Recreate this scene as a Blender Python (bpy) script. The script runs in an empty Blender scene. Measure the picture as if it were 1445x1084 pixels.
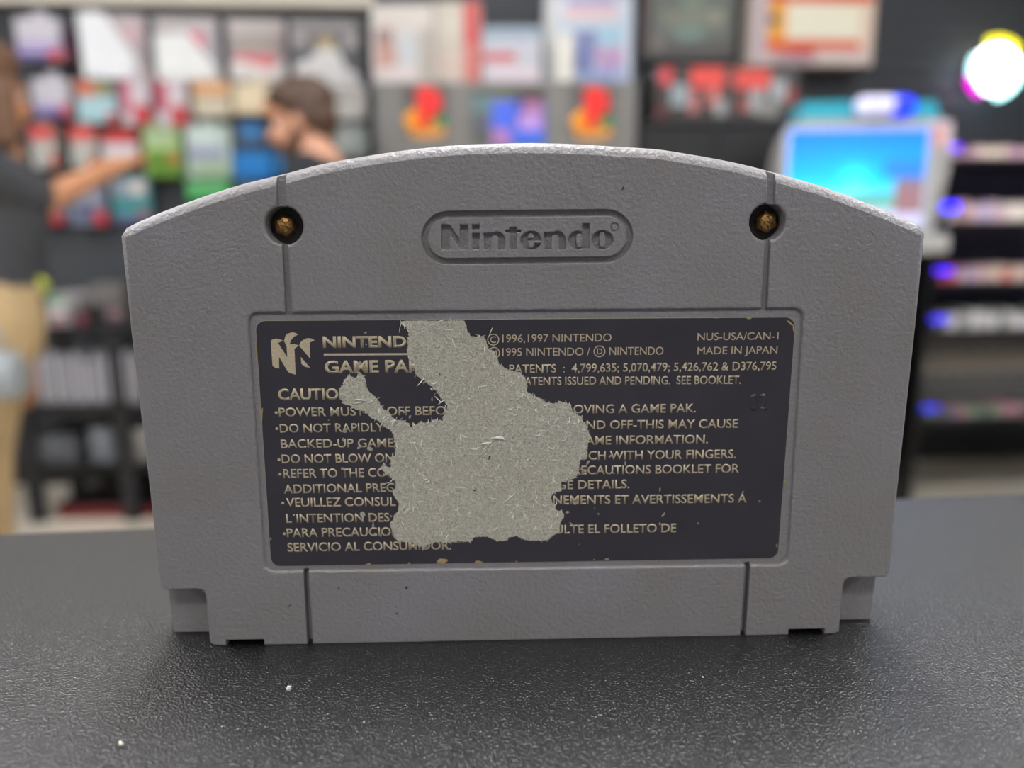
import bpy, bmesh, math, random
import numpy as np
from mathutils import Vector, Matrix
from mathutils.geometry import tessellate_polygon, delaunay_2d_cdt

sc = bpy.context.scene
COL = sc.collection
RND = random.Random(7)

# ------------------------------------------------------------------ camera, world, light, exposure
F_PX, VX, VY = 1085.0, 760.0, 6000.0          # focal length in pixels, vanishing point of the verticals
TOP = 1.05                                    # height of the counter top
CAMH = 0.063869                               # lens above the counter
u_ = np.array([-(VX - 722.5), (VY - 542.0), F_PX]); u_ /= np.linalg.norm(u_)
fw_ = np.array([0, 0, -1.0]); yy_ = fw_ - (fw_ @ u_) * u_; yy_ /= np.linalg.norm(yy_)
xx_ = np.cross(yy_, u_)
R = np.array([xx_, yy_, u_])
ORG = np.array([0, 0, TOP + CAMH])
cam_d = bpy.data.cameras.new('camera'); cam = bpy.data.objects.new('camera', cam_d); COL.objects.link(cam)
cam.matrix_world = Matrix.Translation(Vector(ORG)) @ Matrix(R.tolist()).to_4x4()
cam_d.sensor_width = 36.0
cam_d.lens = 36.0 * F_PX / 1445.0
cam_d.clip_start = 0.005; cam_d.clip_end = 60
cam_d.dof.use_dof = True
cam_d.dof.focus_distance = 0.1125
cam_d.dof.aperture_fstop = 9.6
cam_d.dof.aperture_blades = 0
sc.camera = cam
world = bpy.data.worlds.new('world'); sc.world = world; world.use_nodes = True
bg = world.node_tree.nodes['Background']
bg.inputs[0].default_value = (0.90, 0.93, 1.0, 1); bg.inputs[1].default_value = 0.30
sc.view_settings.view_transform = 'Standard'
sc.view_settings.look = 'None'
sc.view_settings.gamma = 1.0
sc.view_settings.exposure = 0.0
sc.view_settings.use_curve_mapping = False
sc.cycles.use_denoising = True
sc.cycles.use_adaptive_sampling = False
sc.cycles.max_bounces = 6
PANEL_POWER = 32.0                             # emission of the ceiling panels

def ray(px, py): return R @ np.array([px - 722.5, 542 - py, -F_PX])
def onz(px, py, z):
    d = ray(px, py); return ORG + d * ((z - ORG[2]) / d[2])
def ony(px, py, Y):
    d = ray(px, py); return ORG + d * (Y / d[1])

# ------------------------------------------------------------------ helpers
def srgb(c):
    if isinstance(c, str):
        c = tuple(int(c[i:i + 2], 16) for i in (0, 2, 4))
    r = []
    for v in c[:3]:
        v = v / 255.0
        r.append(v / 12.92 if v <= 0.04045 else ((v + 0.055) / 1.055) ** 2.4)
    return tuple(r)
MATS = {}
def mat(name, c, rough=0.5, metal=0.0, emit=None, es=1.0, alpha=1.0, bump=None, spec=0.5, var=None, coat=0):
    if name in MATS: return MATS[name]
    m = bpy.data.materials.new(name); m.use_nodes = True; MATS[name] = m
    nt = m.node_tree; p = nt.nodes['Principled BSDF']
    col = srgb(c) + (1,)
    p.inputs['Base Color'].default_value = col
    p.inputs['Roughness'].default_value = rough
    p.inputs['Metallic'].default_value = metal
    p.inputs['Alpha'].default_value = alpha
    p.inputs['Specular IOR Level'].default_value = spec
    p.inputs['Coat Weight'].default_value = coat
    tc = nt.nodes.new('ShaderNodeTexCoord')
    if emit is not None:
        p.inputs['Emission Color'].default_value = srgb(emit) + (1,)
        p.inputs['Emission Strength'].default_value = es
    if var:                                   # (scale, amount)
        n = nt.nodes.new('ShaderNodeTexNoise'); n.inputs['Scale'].default_value = var[0]; n.inputs['Detail'].default_value = 4
        mx = nt.nodes.new('ShaderNodeMix'); mx.data_type = 'RGBA'; mx.blend_type = 'MULTIPLY'
        r = nt.nodes.new('ShaderNodeValToRGB')
        a = 1 - var[1]
        r.color_ramp.elements[0].color = (a, a, a, 1); r.color_ramp.elements[1].color = (1, 1, 1, 1)
        r.color_ramp.elements[0].position = 0.3; r.color_ramp.elements[1].position = 0.7
        nt.links.new(tc.outputs['Object'], n.inputs['Vector'])
        nt.links.new(n.outputs['Fac'], r.inputs['Fac'])
        mx.inputs[0].default_value = 1.0
        mx.inputs[6].default_value = col
        nt.links.new(r.outputs['Color'], mx.inputs[7])
        nt.links.new(mx.outputs[2], p.inputs['Base Color'])
    if bump:                                  # list of (scale, strength, distance)
        prev = None
        for (s, st, d) in bump:
            n = nt.nodes.new('ShaderNodeTexNoise'); n.inputs['Scale'].default_value = s
            n.inputs['Detail'].default_value = 3; n.inputs['Roughness'].default_value = 0.55
            b = nt.nodes.new('ShaderNodeBump'); b.inputs['Strength'].default_value = st; b.inputs['Distance'].default_value = d
            nt.links.new(tc.outputs['Object'], n.inputs['Vector'])
            nt.links.new(n.outputs['Fac'], b.inputs['Height'])
            if prev: nt.links.new(prev.outputs['Normal'], b.inputs['Normal'])
            prev = b
        nt.links.new(prev.outputs['Normal'], p.inputs['Normal'])
    return m

def print_mat(name='printed_ink', emission=None):
    if name in MATS: return MATS[name]
    m = bpy.data.materials.new(name); m.use_nodes = True; MATS[name] = m
    nt = m.node_tree; p = nt.nodes['Principled BSDF']
    a = nt.nodes.new('ShaderNodeAttribute'); a.attribute_name = 'Ink'
    nt.links.new(a.outputs['Color'], p.inputs['Base Color'])
    p.inputs['Roughness'].default_value = 0.35
    if emission:
        p.inputs['Base Color'].default_value = (0.02, 0.02, 0.02, 1)
        nt.links.remove(p.inputs['Base Color'].links[0])
        nt.links.new(a.outputs['Color'], p.inputs['Emission Color'])
        p.inputs['Emission Strength'].default_value = emission
    return m

def tag(o, label=None, cat=None, group=None, kind=None):
    if label: o['label'] = label
    if cat: o['category'] = cat
    if group: o['group'] = group
    if kind: o['kind'] = kind
    return o
def empty(name, loc=(0, 0, 0), rz=0.0, label=None, cat=None, group=None, kind=None):
    o = bpy.data.objects.new(name, None); COL.objects.link(o)
    o.location = loc; o.rotation_euler = (0, 0, rz); o.empty_display_size = 0.05
    return tag(o, label, cat, group, kind)
def link(name, me, m=None, parent=None, smooth=None):
    if isinstance(me, bmesh.types.BMesh):
        bm = me; me = bpy.data.meshes.new(name); bm.normal_update(); bm.to_mesh(me); bm.free()
    if m is not None:
        me.materials.clear(); me.materials.append(m)
    if smooth:
        me.polygons.foreach_set('use_smooth', [True] * len(me.polygons))
        me.set_sharp_from_angle(angle=math.radians(smooth))
    o = bpy.data.objects.new(name, me); COL.objects.link(o)
    if parent is not None: o.parent = parent
    return o
def copy_tree(o, parent=None):
    c = o.copy(); COL.objects.link(c); c.parent = parent
    for ch in [x for x in bpy.data.objects if x.parent == o]:
        copy_tree(ch, c)
    return c
def apply_mods(o):
    dg = bpy.context.evaluated_depsgraph_get(); dg.update()
    me = bpy.data.meshes.new_from_object(o.evaluated_get(dg), preserve_all_data_layers=False, depsgraph=dg)
    return me

def box_bm(bm, x0, x1, y0, y1, z0, z1, bev=0.0):
    vs = [bm.verts.new((x, y, z)) for x in (x0, x1) for y in (y0, y1) for z in (z0, z1)]
    fs = [(0, 1, 3, 2), (4, 6, 7, 5), (0, 4, 5, 1), (2, 3, 7, 6), (0, 2, 6, 4), (1, 5, 7, 3)]
    nf = [bm.faces.new([vs[i] for i in f]) for f in fs]
    if bev > 0:
        es = set(e for f in nf for e in f.edges)
        bmesh.ops.bevel(bm, geom=list(es), offset=bev, segments=2, affect='EDGES', profile=0.6)
    return bm
def box(name, dims, m, parent=None, bev=0.0, smooth=None):
    bm = bmesh.new(); box_bm(bm, *dims, bev=bev)
    return link(name, bm, m, parent, smooth)
def tube_bm(bm, pts, radii, seg=12, cap=True):
    pts = [Vector(p) for p in pts]
    if not hasattr(radii, '__len__'): radii = [radii] * len(pts)
    rings = []; prev = None
    for i, p in enumerate(pts):
        t = (pts[min(i + 1, len(pts) - 1)] - pts[max(i - 1, 0)]).normalized()
        if prev is None:
            a = t.orthogonal().normalized()
        else:
            a = (prev - t * prev.dot(t)).normalized()
        prev = a; b = t.cross(a)
        rings.append([bm.verts.new(p + (a * math.cos(2 * math.pi * k / seg) + b * math.sin(2 * math.pi * k / seg)) * radii[i]) for k in range(seg)])
    for r0, r1 in zip(rings, rings[1:]):
        for k in range(seg):
            bm.faces.new((r0[k], r0[(k + 1) % seg], r1[(k + 1) % seg], r1[k]))
    if cap:
        bm.faces.new(rings[0][::-1]); bm.faces.new(rings[-1])
    return bm
def ell_bm(bm, c, r, rot=None, seg=20):
    M = Matrix.Translation(Vector(c)) @ (rot.to_4x4() if rot else Matrix.Identity(4)) @ Matrix.Diagonal((r[0], r[1], r[2], 1))
    bmesh.ops.create_uvsphere(bm, u_segments=seg, v_segments=max(8, seg // 2), radius=1.0, matrix=M)
def area2(p): return sum(a[0] * b[1] - b[0] * a[1] for a, b in zip(p, p[1:] + p[:1])) / 2
def ccw(p): return p if area2(p) > 0 else p[::-1]
def inset(poly, r):                           # poly ccw, r scalar or list, positive = inwards
    n = len(poly); out = []
    for i in range(n):
        p0, p1, p2 = Vector(poly[i - 1]), Vector(poly[i]), Vector(poly[(i + 1) % n])
        a = (p1 - p0).normalized(); b = (p2 - p1).normalized()
        na = Vector((-a.y, a.x)); nb = Vector((-b.y, b.x))
        m = na + nb
        m = m / max(m.length_squared, 0.5) * 2 if m.length > 1e-6 else na
        ri = r[i] if hasattr(r, '__len__') else r
        out.append((p1.x + m.x * ri, p1.y + m.y * ri))
    return out
def loft(poly, profile, radii=1.0):
    """poly in (u, z), ccw; profile = [(inset factor, y)]; gives a closed bmesh with flat caps"""
    bm = bmesh.new(); rings = []
    for k, y in profile:
        rr = [x * k for x in radii] if hasattr(radii, '__len__') else radii * k
        rings.append([bm.verts.new((p[0], y, p[1])) for p in inset(poly, rr)])
    n = len(poly)
    for r0, r1 in zip(rings, rings[1:]):
        for k in range(n):
            bm.faces.new((r0[k], r0[(k + 1) % n], r1[(k + 1) % n], r1[k]))
    bm.faces.new(rings[0]); bm.faces.new(rings[-1][::-1])
    bmesh.ops.recalc_face_normals(bm, faces=bm.faces)
    return bm
def join_bm(dst, src):
    me = bpy.data.meshes.new('tmp'); src.to_mesh(me); src.free(); dst.from_mesh(me); bpy.data.meshes.remove(me)
def prism_bm(bm, poly, y0, y1):
    """solid from a (possibly concave) polygon in (u, z) between y0 and y1 (y0 = towards the viewer)"""
    poly = ccw([tuple(p) for p in poly])
    f = [bm.verts.new((p[0], y0, p[1])) for p in poly]; b = [bm.verts.new((p[0], y1, p[1])) for p in poly]
    tris = tessellate_polygon([[Vector((p[0], p[1], 0)) for p in poly]])
    for t in tris:
        a = [poly[i] for i in t]
        if abs(area2(a)) < 1e-14: continue
        if area2(a) < 0: t = t[::-1]
        try:
            bm.faces.new([f[i] for i in t]); bm.faces.new([b[i] for i in t[::-1]])
        except ValueError: pass
    n = len(poly)
    for i in range(n):
        bm.faces.new((f[(i + 1) % n], f[i], b[i], b[(i + 1) % n]))
    return bm
def boolean(a_bm, b_bm, op='DIFFERENCE'):
    for q_ in (a_bm, b_bm):
        for v in q_.verts: v.co *= 1000.0
        bmesh.ops.triangulate(q_, faces=q_.faces)
    oa = link('a', a_bm); ob = link('b', b_bm)
    m = oa.modifiers.new('b', 'BOOLEAN'); m.operation = op; m.solver = 'MANIFOLD'; m.object = ob
    me = apply_mods(oa)
    bm = bmesh.new(); bm.from_mesh(me)
    for v in bm.verts: v.co *= 0.001
    for o in (oa, ob):
        d = o.data; bpy.data.objects.remove(o); bpy.data.meshes.remove(d)
    bpy.data.meshes.remove(me)
    return bm
def circle(c, r, n=48, rz=None):
    rz = rz or r
    return [(c[0] + r * math.cos(2 * math.pi * k / n), c[1] + rz * math.sin(2 * math.pi * k / n)) for k in range(n)]
def rrect(corners, r, n=8):
    """rounded polygon from px/mm corners (any orientation)"""
    P = [Vector(c) for c in corners]; out = []
    rs = r if hasattr(r, '__len__') else [r] * len(P)
    for i, p in enumerate(P):
        a, b = P[i - 1], P[(i + 1) % len(P)]
        rr = rs[i]
        if rr <= 0: out.append(tuple(p)); continue
        da, db = (a - p).normalized(), (b - p).normalized()
        ang = da.angle(db); t = rr / math.tan(ang / 2)
        c = p + (da + db).normalized() * (rr / math.sin(ang / 2))
        s, e = p + da * t, p + db * t
        a0 = math.atan2(s.y - c.y, s.x - c.x); a1 = math.atan2(e.y - c.y, e.x - c.x)
        d = a1 - a0
        while d > math.pi: d -= 2 * math.pi
        while d < -math.pi: d += 2 * math.pi
        for k in range(n + 1):
            aa = a0 + d * k / n
            out.append((c.x + rr * math.cos(aa), c.y + rr * math.sin(aa)))
    return out
def spline(pts, n=8, closed=False):
    out = []; N = len(pts)
    rng = N if closed else N - 1
    for i in range(rng):
        if closed: q = [pts[(i + j) % N] for j in (-1, 0, 1, 2)]
        else: q = [pts[max(0, min(N - 1, i + j))] for j in (-1, 0, 1, 2)]
        q = [np.array(x, float) for x in q]
        for k in range(n):
            t = k / n
            out.append(tuple(0.5 * ((2 * q[1]) + (-q[0] + q[2]) * t + (2 * q[0] - 5 * q[1] + 4 * q[2] - q[3]) * t * t + (-q[0] + 3 * q[1] - 3 * q[2] + q[3]) * t ** 3)))
    if not closed: out.append(tuple(pts[-1]))
    return out

# flat print: rectangles of ink on a panel, in the panel's own 0..w, 0..h frame (z up)
def ink_panel(name, x0, x1, z0, z1, y, rects, base, parent, m=None, thick=0.0015):
    """rects: (fx0, fz0, fx1, fz1, colour) as fractions, z from the top"""
    xs = sorted(set([0, 1] + [v for r in rects for v in (r[0], r[2])])); zs = sorted(set([0, 1] + [v for r in rects for v in (r[1], r[3])]))
    xs = [v for v in xs if 0 <= v <= 1]; zs = [v for v in zs if 0 <= v <= 1]
    verts = []; faces = []; cols = []
    for j, zf in enumerate(zs):
        for i, xf in enumerate(xs):
            verts.append((x0 + (x1 - x0) * xf, y, z1 - (z1 - z0) * zf))
    W = len(xs)
    for j in range(len(zs) - 1):
        for i in range(W - 1):
            cx, cz = (xs[i] + xs[i + 1]) / 2, (zs[j] + zs[j + 1]) / 2
            c = base
            for r in rects:
                if r[0] < cx < r[2] and r[1] < cz < r[3]: c = r[4]
            faces.append((j * W + i, (j + 1) * W + i, (j + 1) * W + i + 1, j * W + i + 1)); cols.append(srgb(c))
    # back and rim so that the panel has thickness
    b0 = len(verts); verts += [(x0, y + thick, z1), (x1, y + thick, z1), (x1, y + thick, z0), (x0, y + thick, z0)]
    faces.append((b0, b0 + 1, b0 + 2, b0 + 3)); cols.append(srgb(base))
    top = [i for i in range(W)]; bot = [(len(zs) - 1) * W + i for i in range(W)]
    lef = [j * W for j in range(len(zs))]; rig = [j * W + W - 1 for j in range(len(zs))]
    for ringf in (top[::1] + [b0 + 1, b0], bot[::-1] + [b0 + 3, b0 + 2], lef[::-1] + [b0, b0 + 3], rig + [b0 + 2, b0 + 1]):
        faces.append(tuple(ringf)); cols.append(srgb(base))
    me = bpy.data.meshes.new(name); me.from_pydata(verts, [], faces)
    at = me.color_attributes.new('Ink', 'FLOAT_COLOR', 'CORNER')
    buf = []
    for f, c in zip(faces, cols): buf += list(c + (1.0,)) * len(f)
    at.data.foreach_set('color', buf)
    return link(name, me, m or print_mat(), parent)

# ================================================================== THE SETTING
WK = 0.07                                     # the back wall recedes a little to the right
WANG = math.atan(WK)
WY0 = 3.5
we = np.array([math.cos(WANG), math.sin(WANG), 0]); wn = np.array([-math.sin(WANG), math.cos(WANG), 0])
WO = np.array([0, WY0, 0])
def wl(px, py, off=0.0):
    """pixel -> (s along the wall, z) on the plane 'off' in front of the slats"""
    d = ray(px, py); o = WO - wn * off
    t = (wn @ (o - ORG)) / (wn @ d); p = ORG + d * t
    return float((p - WO) @ we), float(p[2])
def wpos(s, off=0.0, z=0.0):
    p = WO + we * s - wn * off
    return (p[0], p[1], z)

m_slat = mat('slat_laminate', (58, 61, 66), 0.55, var=(6, 0.12))
m_board = mat('wall_board_paint', (34, 36, 38), 0.8, var=(4, 0.2))
m_white = mat('white_wall_paint', (226, 218, 204), 0.7, var=(3, 0.05))
m_floor = mat('polished_floor', (214, 204, 186), 0.28, var=(1.7, 0.1), bump=[(60, 0.05, 0.002)])
m_ceil = mat('ceiling_tile', (205, 205, 202), 0.9, var=(20, 0.06))
m_black = mat('black_satin', (22, 23, 25), 0.4, var=(9, 0.2))
m_blackm = mat('black_powder_coat', (38, 39, 42), 0.5, var=(12, 0.2))
m_chrome = mat('bright_steel', (190, 192, 196), 0.25, 1.0, var=(40, 0.1))

fl = box('floor', (-4.2, 4.2, -2.4, 5.2, -0.05, 0.0), m_floor); tag(fl, 'pale polished shop floor', kind='structure')
cl = empty('ceiling', (0, 0, 2.9)); tag(cl, 'pale tiled shop ceiling', kind='structure')
box('ceiling_board', (-4.2, 4.2, -2.4, 5.2, 0.02, 0.08), m_ceil, cl)
bmt = bmesh.new()
for i in range(14):
    for j in range(12):
        x = -4.2 + i * 0.6; y = -2.3 + j * 0.6
        box_bm(bmt, x + 0.01, x + 0.59, y + 0.01, y + 0.59, 0.0, 0.02)
tag(link('ceiling_tile', bmt, m_ceil, cl), kind='stuff')

wb = empty('wall_back', (WO[0], WO[1], 0), WANG); tag(wb, 'dark grey slatwall at the back of the shop', kind='structure')
box('wall_board', (-4.0, 4.2, 0.012, 0.12, 0, 2.9), m_board, wb)
ztop = 1.114 + 0.9738 - 0.0
zz = 0.12; pitch = 0.076; slat_me = None
SZ = wl(0, 8)[1]
while zz < SZ - 0.02:
    if slat_me is None:
        o = box('slat', (-3.6, 3.9, 0.0, 0.02, 0.003, pitch - 0.005), m_slat, wb, bev=0.0025); slat_me = o.data
    else:
        o = link('slat', slat_me, None, wb)
    o.location = (0, 0, zz); zz += pitch
tr = empty('trim_1', (WO[0], WO[1], 0), WANG); tag(tr, 'cream painted bulkhead above the slatwall', kind='structure')
BS = wl(528, 8)[0]
box('bulkhead', (-4.0, BS, -0.06, 0.005, SZ, 2.88), m_white, tr, bev=0.004)
box('bulkhead', (BS, 4.2, -0.03, 0.005, SZ + 0.17, 2.88), m_white, tr, bev=0.004)
for k in range(2):
    box('slat', (BS + 0.005, 3.9, 0.0, 0.02, 0.003, pitch - 0.005), m_slat, wb, bev=0.0025).location = (0, 0, zz + k * pitch)
bb = box('baseboard_back', (-4.0, 4.2, -0.012, 0.012, 0.0, 0.11), m_blackm, None, bev=0.003)
bb.location = (WO[0], WO[1], 0); bb.rotation_euler = (0, 0, WANG); tag(bb, 'dark baseboard under the slatwall', kind='structure')
for side, x in (('left', -4.2), ('right', 4.1)):
    w = box('wall_' + side, (x, x + 0.1, -2.4, 5.2, 0, 2.95), mat('side_wall_paint', (120, 121, 124), 0.8, var=(3, 0.1)))
    tag(w, '%s side wall of the shop' % side, kind='structure')

# ceiling light panels
m_diff = mat('light_diffuser', (250, 250, 250), 0.5, emit=(252, 252, 255), es=PANEL_POWER)
for x, wx in ((-1.9, 'left-hand row'), (0.0, 'middle row'), (1.9, 'right-hand row')):
    for y, wy, hl in ((-1.5, 'behind the camera', 0.24), (0.5, 'over the counter', 0.56), (2.3, 'nearest the slatwall', 0.16)):
        t = empty('ceiling_light', (x, y, 2.9), 0, 'white ceiling light panel of the ' + wx + ', ' + wy, 'light', 'ceiling light panels')
        box('diffuser', (-0.27, 0.27, -hl + 0.03, hl - 0.03, -0.02, -0.012), m_diff, t)
        bm = bmesh.new()
        for a in ((-0.3, 0.3, -hl, -hl + 0.03), (-0.3, 0.3, hl - 0.03, hl), (-0.3, -0.27, -hl + 0.03, hl - 0.03), (0.27, 0.3, -hl + 0.03, hl - 0.03)):
            box_bm(bm, a[0], a[1], a[2], a[3], -0.025, 0.0)
        link('light_frame', bm, m_white, t)

# ================================================================== COUNTER
def counter():
    A = onz(0, 752, TOP); B = onz(1445, 695, TOP)
    d = (B - A) / np.linalg.norm(B - A); nrm = np.array([-d[1], d[0], 0])
    ang = math.atan2(d[1], d[0])
    t = empty('counter', (A[0], A[1], TOP), ang, 'black leather-grained shop counter with a satin top', 'counter')
    m = bpy.data.materials.new('leather_grain_laminate'); m.use_nodes = True
    nt = m.node_tree; p = nt.nodes['Principled BSDF']
    p.inputs['Base Color'].default_value = srgb((5, 5, 6)) + (1,)
    p.inputs['Specular IOR Level'].default_value = 1.0; p.inputs['IOR'].default_value = 1.6
    tc = nt.nodes.new('ShaderNodeTexCoord')
    v = nt.nodes.new('ShaderNodeTexVoronoi'); v.inputs['Scale'].default_value = 3200; v.feature = 'SMOOTH_F1'
    n0 = nt.nodes.new('ShaderNodeTexNoise'); n0.inputs['Scale'].default_value = 900; n0.inputs['Detail'].default_value = 2
    nt.links.new(tc.outputs['Object'], n0.inputs['Vector'])
    n1 = nt.nodes.new('ShaderNodeTexNoise'); n1.inputs['Scale'].default_value = 3600; n1.inputs['Detail'].default_value = 2; n1.inputs['Distortion'].default_value = 0.6
    b = nt.nodes.new('ShaderNodeBump'); b.inputs['Strength'].default_value = 1.0; b.inputs['Distance'].default_value = 0.00014
    mth = nt.nodes.new('ShaderNodeMath'); mth.operation = 'ADD'
    nt.links.new(tc.outputs['Object'], v.inputs['Vector']); nt.links.new(tc.outputs['Object'], n1.inputs['Vector'])
    nt.links.new(v.outputs['Distance'], mth.inputs[0]); nt.links.new(n1.outputs['Fac'], mth.inputs[1])
    nt.links.new(mth.outputs[0], b.inputs['Height']); nt.links.new(b.outputs['Normal'], p.inputs['Normal'])
    w = nt.nodes.new('ShaderNodeTexNoise'); w.inputs['Scale'].default_value = 14; w.inputs['Detail'].default_value = 5
    r = nt.nodes.new('ShaderNodeMapRange'); r.inputs['To Min'].default_value = 0.285; r.inputs['To Max'].default_value = 0.33
    nt.links.new(tc.outputs['Object'], w.inputs['Vector']); nt.links.new(w.outputs['Fac'], r.inputs['Value']); nt.links.new(r.outputs['Result'], p.inputs['Roughness'])
    box('worktop', (-1.2, 1.3, -0.62, 0.0, -0.03, 0.0), m, t, bev=0.0012, smooth=40)
    box('cabinet_body', (-1.15, 1.25, -0.55, -0.03, -TOP, -0.031), m_blackm, t, bev=0.003)
    # fine scratches on the top
    bm = bmesh.new()
    for (x0, y0, x1, y1) in ((405, 1000, 470, 925), (470, 1022, 610, 1020), (520, 1075, 560, 1050), (1050, 975, 1200, 968), (930, 960, 1010, 948)):
        a, c = onz(x0, y0, TOP), onz(x1, y1, TOP)
        M = t.matrix_basis
        Mi = (Matrix.Translation(Vector((A[0], A[1], TOP))) @ Matrix.Rotation(ang, 4, 'Z')).inverted()
        p0 = Mi @ Vector(a); p1 = Mi @ Vector(c); mid = (p0 + p1) / 2 + Vector((0.0006, 0.0008, 0))
        tube_bm(bm, [p0, mid, p1], [0.00001, 0.00003, 0.00001], 4)
    link('scratch', bm, mat('scratch_grey', (95, 96, 98), 0.5), t)['label'] = 'fine pale scratches in the grain'
    return t
counter_o = counter()

def crumb(px, py, r, label):
    p = onz(px, py, TOP)
    bm = bmesh.new(); bmesh.ops.create_icosphere(bm, subdivisions=2, radius=r)
    for v in bm.verts: v.co *= 0.7 + 0.6 * RND.random(); v.co.z *= 1.2
    zmin = min(v.co.z for v in bm.verts)
    o = link('crumb', bm, mat('white_crumb', (225, 220, 205), 0.8, var=(3000, 0.3)), None, 60)
    o.location = (p[0], p[1], TOP - zmin)
    tag(o, label, 'crumb', 'white specks on the counter')
crumb(408, 976, 0.00038, 'largest white crumb on the counter, in front of the cartridge')
crumb(171, 1053, 0.00028, 'small white crumb near the lower left corner of the photo')
crumb(992, 957, 0.00012, 'tiny white speck on the counter under the right half of the cartridge')
crumb(514, 1021, 0.00012, 'tiny white speck on the counter below the largest crumb')

# ================================================================== THE CARTRIDGE
CA = onz(304, 911.5, TOP); CB = onz(1178, 894.5, TOP)
ce = (CB - CA) / np.linalg.norm(CB - CA); cn = np.array([-ce[1], ce[0], 0])
cang = math.atan2(ce[1], ce[0])
cart = empty('game_cartridge', (CA[0], CA[1], TOP), cang,
             'grey plastic game cartridge standing upright, back to the camera, label half torn off', 'game cartridge')
def pl(px, py, off=0.0):
    """pixel -> (u, z) on the cartridge's face; off = depth behind the face"""
    d = ray(px, py); o = CA + cn * off
    t = (cn @ (o - ORG)) / (cn @ d); p = ORG + d * t
    return (float((p - CA) @ ce), float(p[2] - TOP))
MM = 0.001
PXM = float(np.linalg.norm(np.array(pl(730, 600)) - np.array(pl(731, 600))))   # metres per pixel mid label
def PL(pts, off=0.0): return [pl(x, y, off) for x, y in pts]

arch = spline(PL([(173, 321.5), (196, 310), (232, 295.3), (268, 281.8), (304, 269.5), (340, 258.7), (376, 249.7), (403, 243.2), (460, 228.6), (560, 212), (636, 204), (694, 201.5), (752, 200.5),
                  (811, 202), (898, 207), (940, 210.5), (1017, 223.5), (1060, 232.8), (1089, 240.3), (1114, 247), (1150, 257.4), (1186, 269.5), (1222, 283), (1258, 297.4), (1302, 316.5)]), 3)
left_low = pl(226.4, 832); right_low = pl(1254.3, 815.5)
zs_ = (left_low[1] + right_low[1]) / 2
bot = []
def B(px, z, r): bot.append((pl(px, 900)[0], z, r))
uL = pl(292.5, 870)[0]; uR = pl(1187, 860)[0]
outline = []   # (point, edge radius)
for i, p in enumerate(arch):
    outline.append((p, 1.5 * MM))
outline.append((pl(1308, 330), 0.9 * MM))
for f in (0.25, 0.5, 0.75):
    a, b = pl(1308, 330), right_low
    outline.append(((a[0] + (b[0] - a[0]) * f, a[1] + (b[1] - a[1]) * f), 0.55 * MM))
def add(pts, r):
    for p in pts: outline.append((p, r))
zb = zs_
add([(right_low[0], zb + 0.0006), (right_low[0] - 0.0004, zb)], 0.25 * MM)
add(rrect([(uR + 0.004, zb), (uR, zb), (uR, zb - 0.004)], [0, 1.3 * MM, 0], 6), 0.25 * MM)
add(rrect([(uR, 0.003), (uR, 0.0), (uR - 0.003, 0.0)], [0, 0.9 * MM, 0], 5)[1:-1], 0.25 * MM)
add([(pl(1163.5, 894)[0], 0.0), (pl(1163.5, 894)[0], 0.00095), (pl(1112.5, 894)[0], 0.00095), (pl(1112.5, 894)[0], 0.0)], 0.12 * MM)
add([(pl(372.5, 905)[0], 0.0), (pl(372.5, 905)[0], 0.00095), (pl(319, 905)[0], 0.00095), (pl(319, 905)[0], 0.0)], 0.12 * MM)
add(rrect([(uL + 0.0015, 0.0), (uL, 0.0), (uL, 0.003)], [0, 0.9 * MM, 0], 5)[1:-1], 0.25 * MM)
add(rrect([(uL, zb - 0.004), (uL, zb), (uL - 0.004, zb)], [0, 1.1 * MM, 0], 6), 0.25 * MM)
add([(left_low[0] + 0.0004, zb), (left_low[0], zb + 0.0006)], 0.25 * MM)
for f in (0.75, 0.5, 0.25):
    a, b = pl(167.8, 334), left_low
    outline.append(((a[0] + (b[0] - a[0]) * f, a[1] + (b[1] - a[1]) * f), 0.55 * MM))
outline.append((pl(167.8, 334), 0.9 * MM)); 
pts = [o[0] for o in outline]; rad = [o[1] for o in outline]
if area2(pts) < 0: pts = pts[::-1]; rad = rad[::-1]
CR = math.radians(20)
q = [(1 - math.cos(math.radians(t)) / math.cos(CR), (1 - math.sin(math.radians(t))) / (1 - math.sin(CR))) for t in (20, 35, 50, 64, 77, 90)]  # (y frac, inset frac)
def round_loft(pts, rad, y1):
    """front edge rounded with a radius that changes from point to point"""
    n = len(pts); bm = bmesh.new(); rings = []
    for yf, inf in [(qq[0], qq[1]) for qq in q]:
        ins = inset(pts, [r * inf for r in rad])
        rings.append([bm.verts.new((p[0], r * yf, p[1])) for p, r in zip(ins, rad)])
    rings = rings
    rings.append([bm.verts.new((p[0], y1, p[1])) for p in pts])
    for r0, r1 in zip(rings, rings[1:]):
        for k in range(n): bm.faces.new((r0[k], r0[(k + 1) % n], r1[(k + 1) % n], r1[k]))
    bm.faces.new(rings[0]); bm.faces.new(rings[-1][::-1])
    bmesh.ops.recalc_face_normals(bm, faces=bm.faces)
    return bm
HALF = 0.0094
shell = round_loft(pts, rad, HALF)

def cutter(poly, depth, r=0.00018, steps=4, plug=False):
    """prism that cuts 'depth' into the face with a rounded lip of radius r"""
    prof = []
    sgn = 1 if plug else -1
    k0 = 1.0 * sgn
    prof.append((k0, -0.003 if not plug else -0.004))
    for i in range(steps + 1):
        t = math.radians(90 * i / steps)      # at the face full flare, then down to none at depth r
        prof.append((sgn * (1 - math.sin(t)), r * (1 - math.cos(t))))
    prof.append((0, depth if not plug else depth + 0.002))
    return loft(ccw(list(poly)), prof, r)

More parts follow.
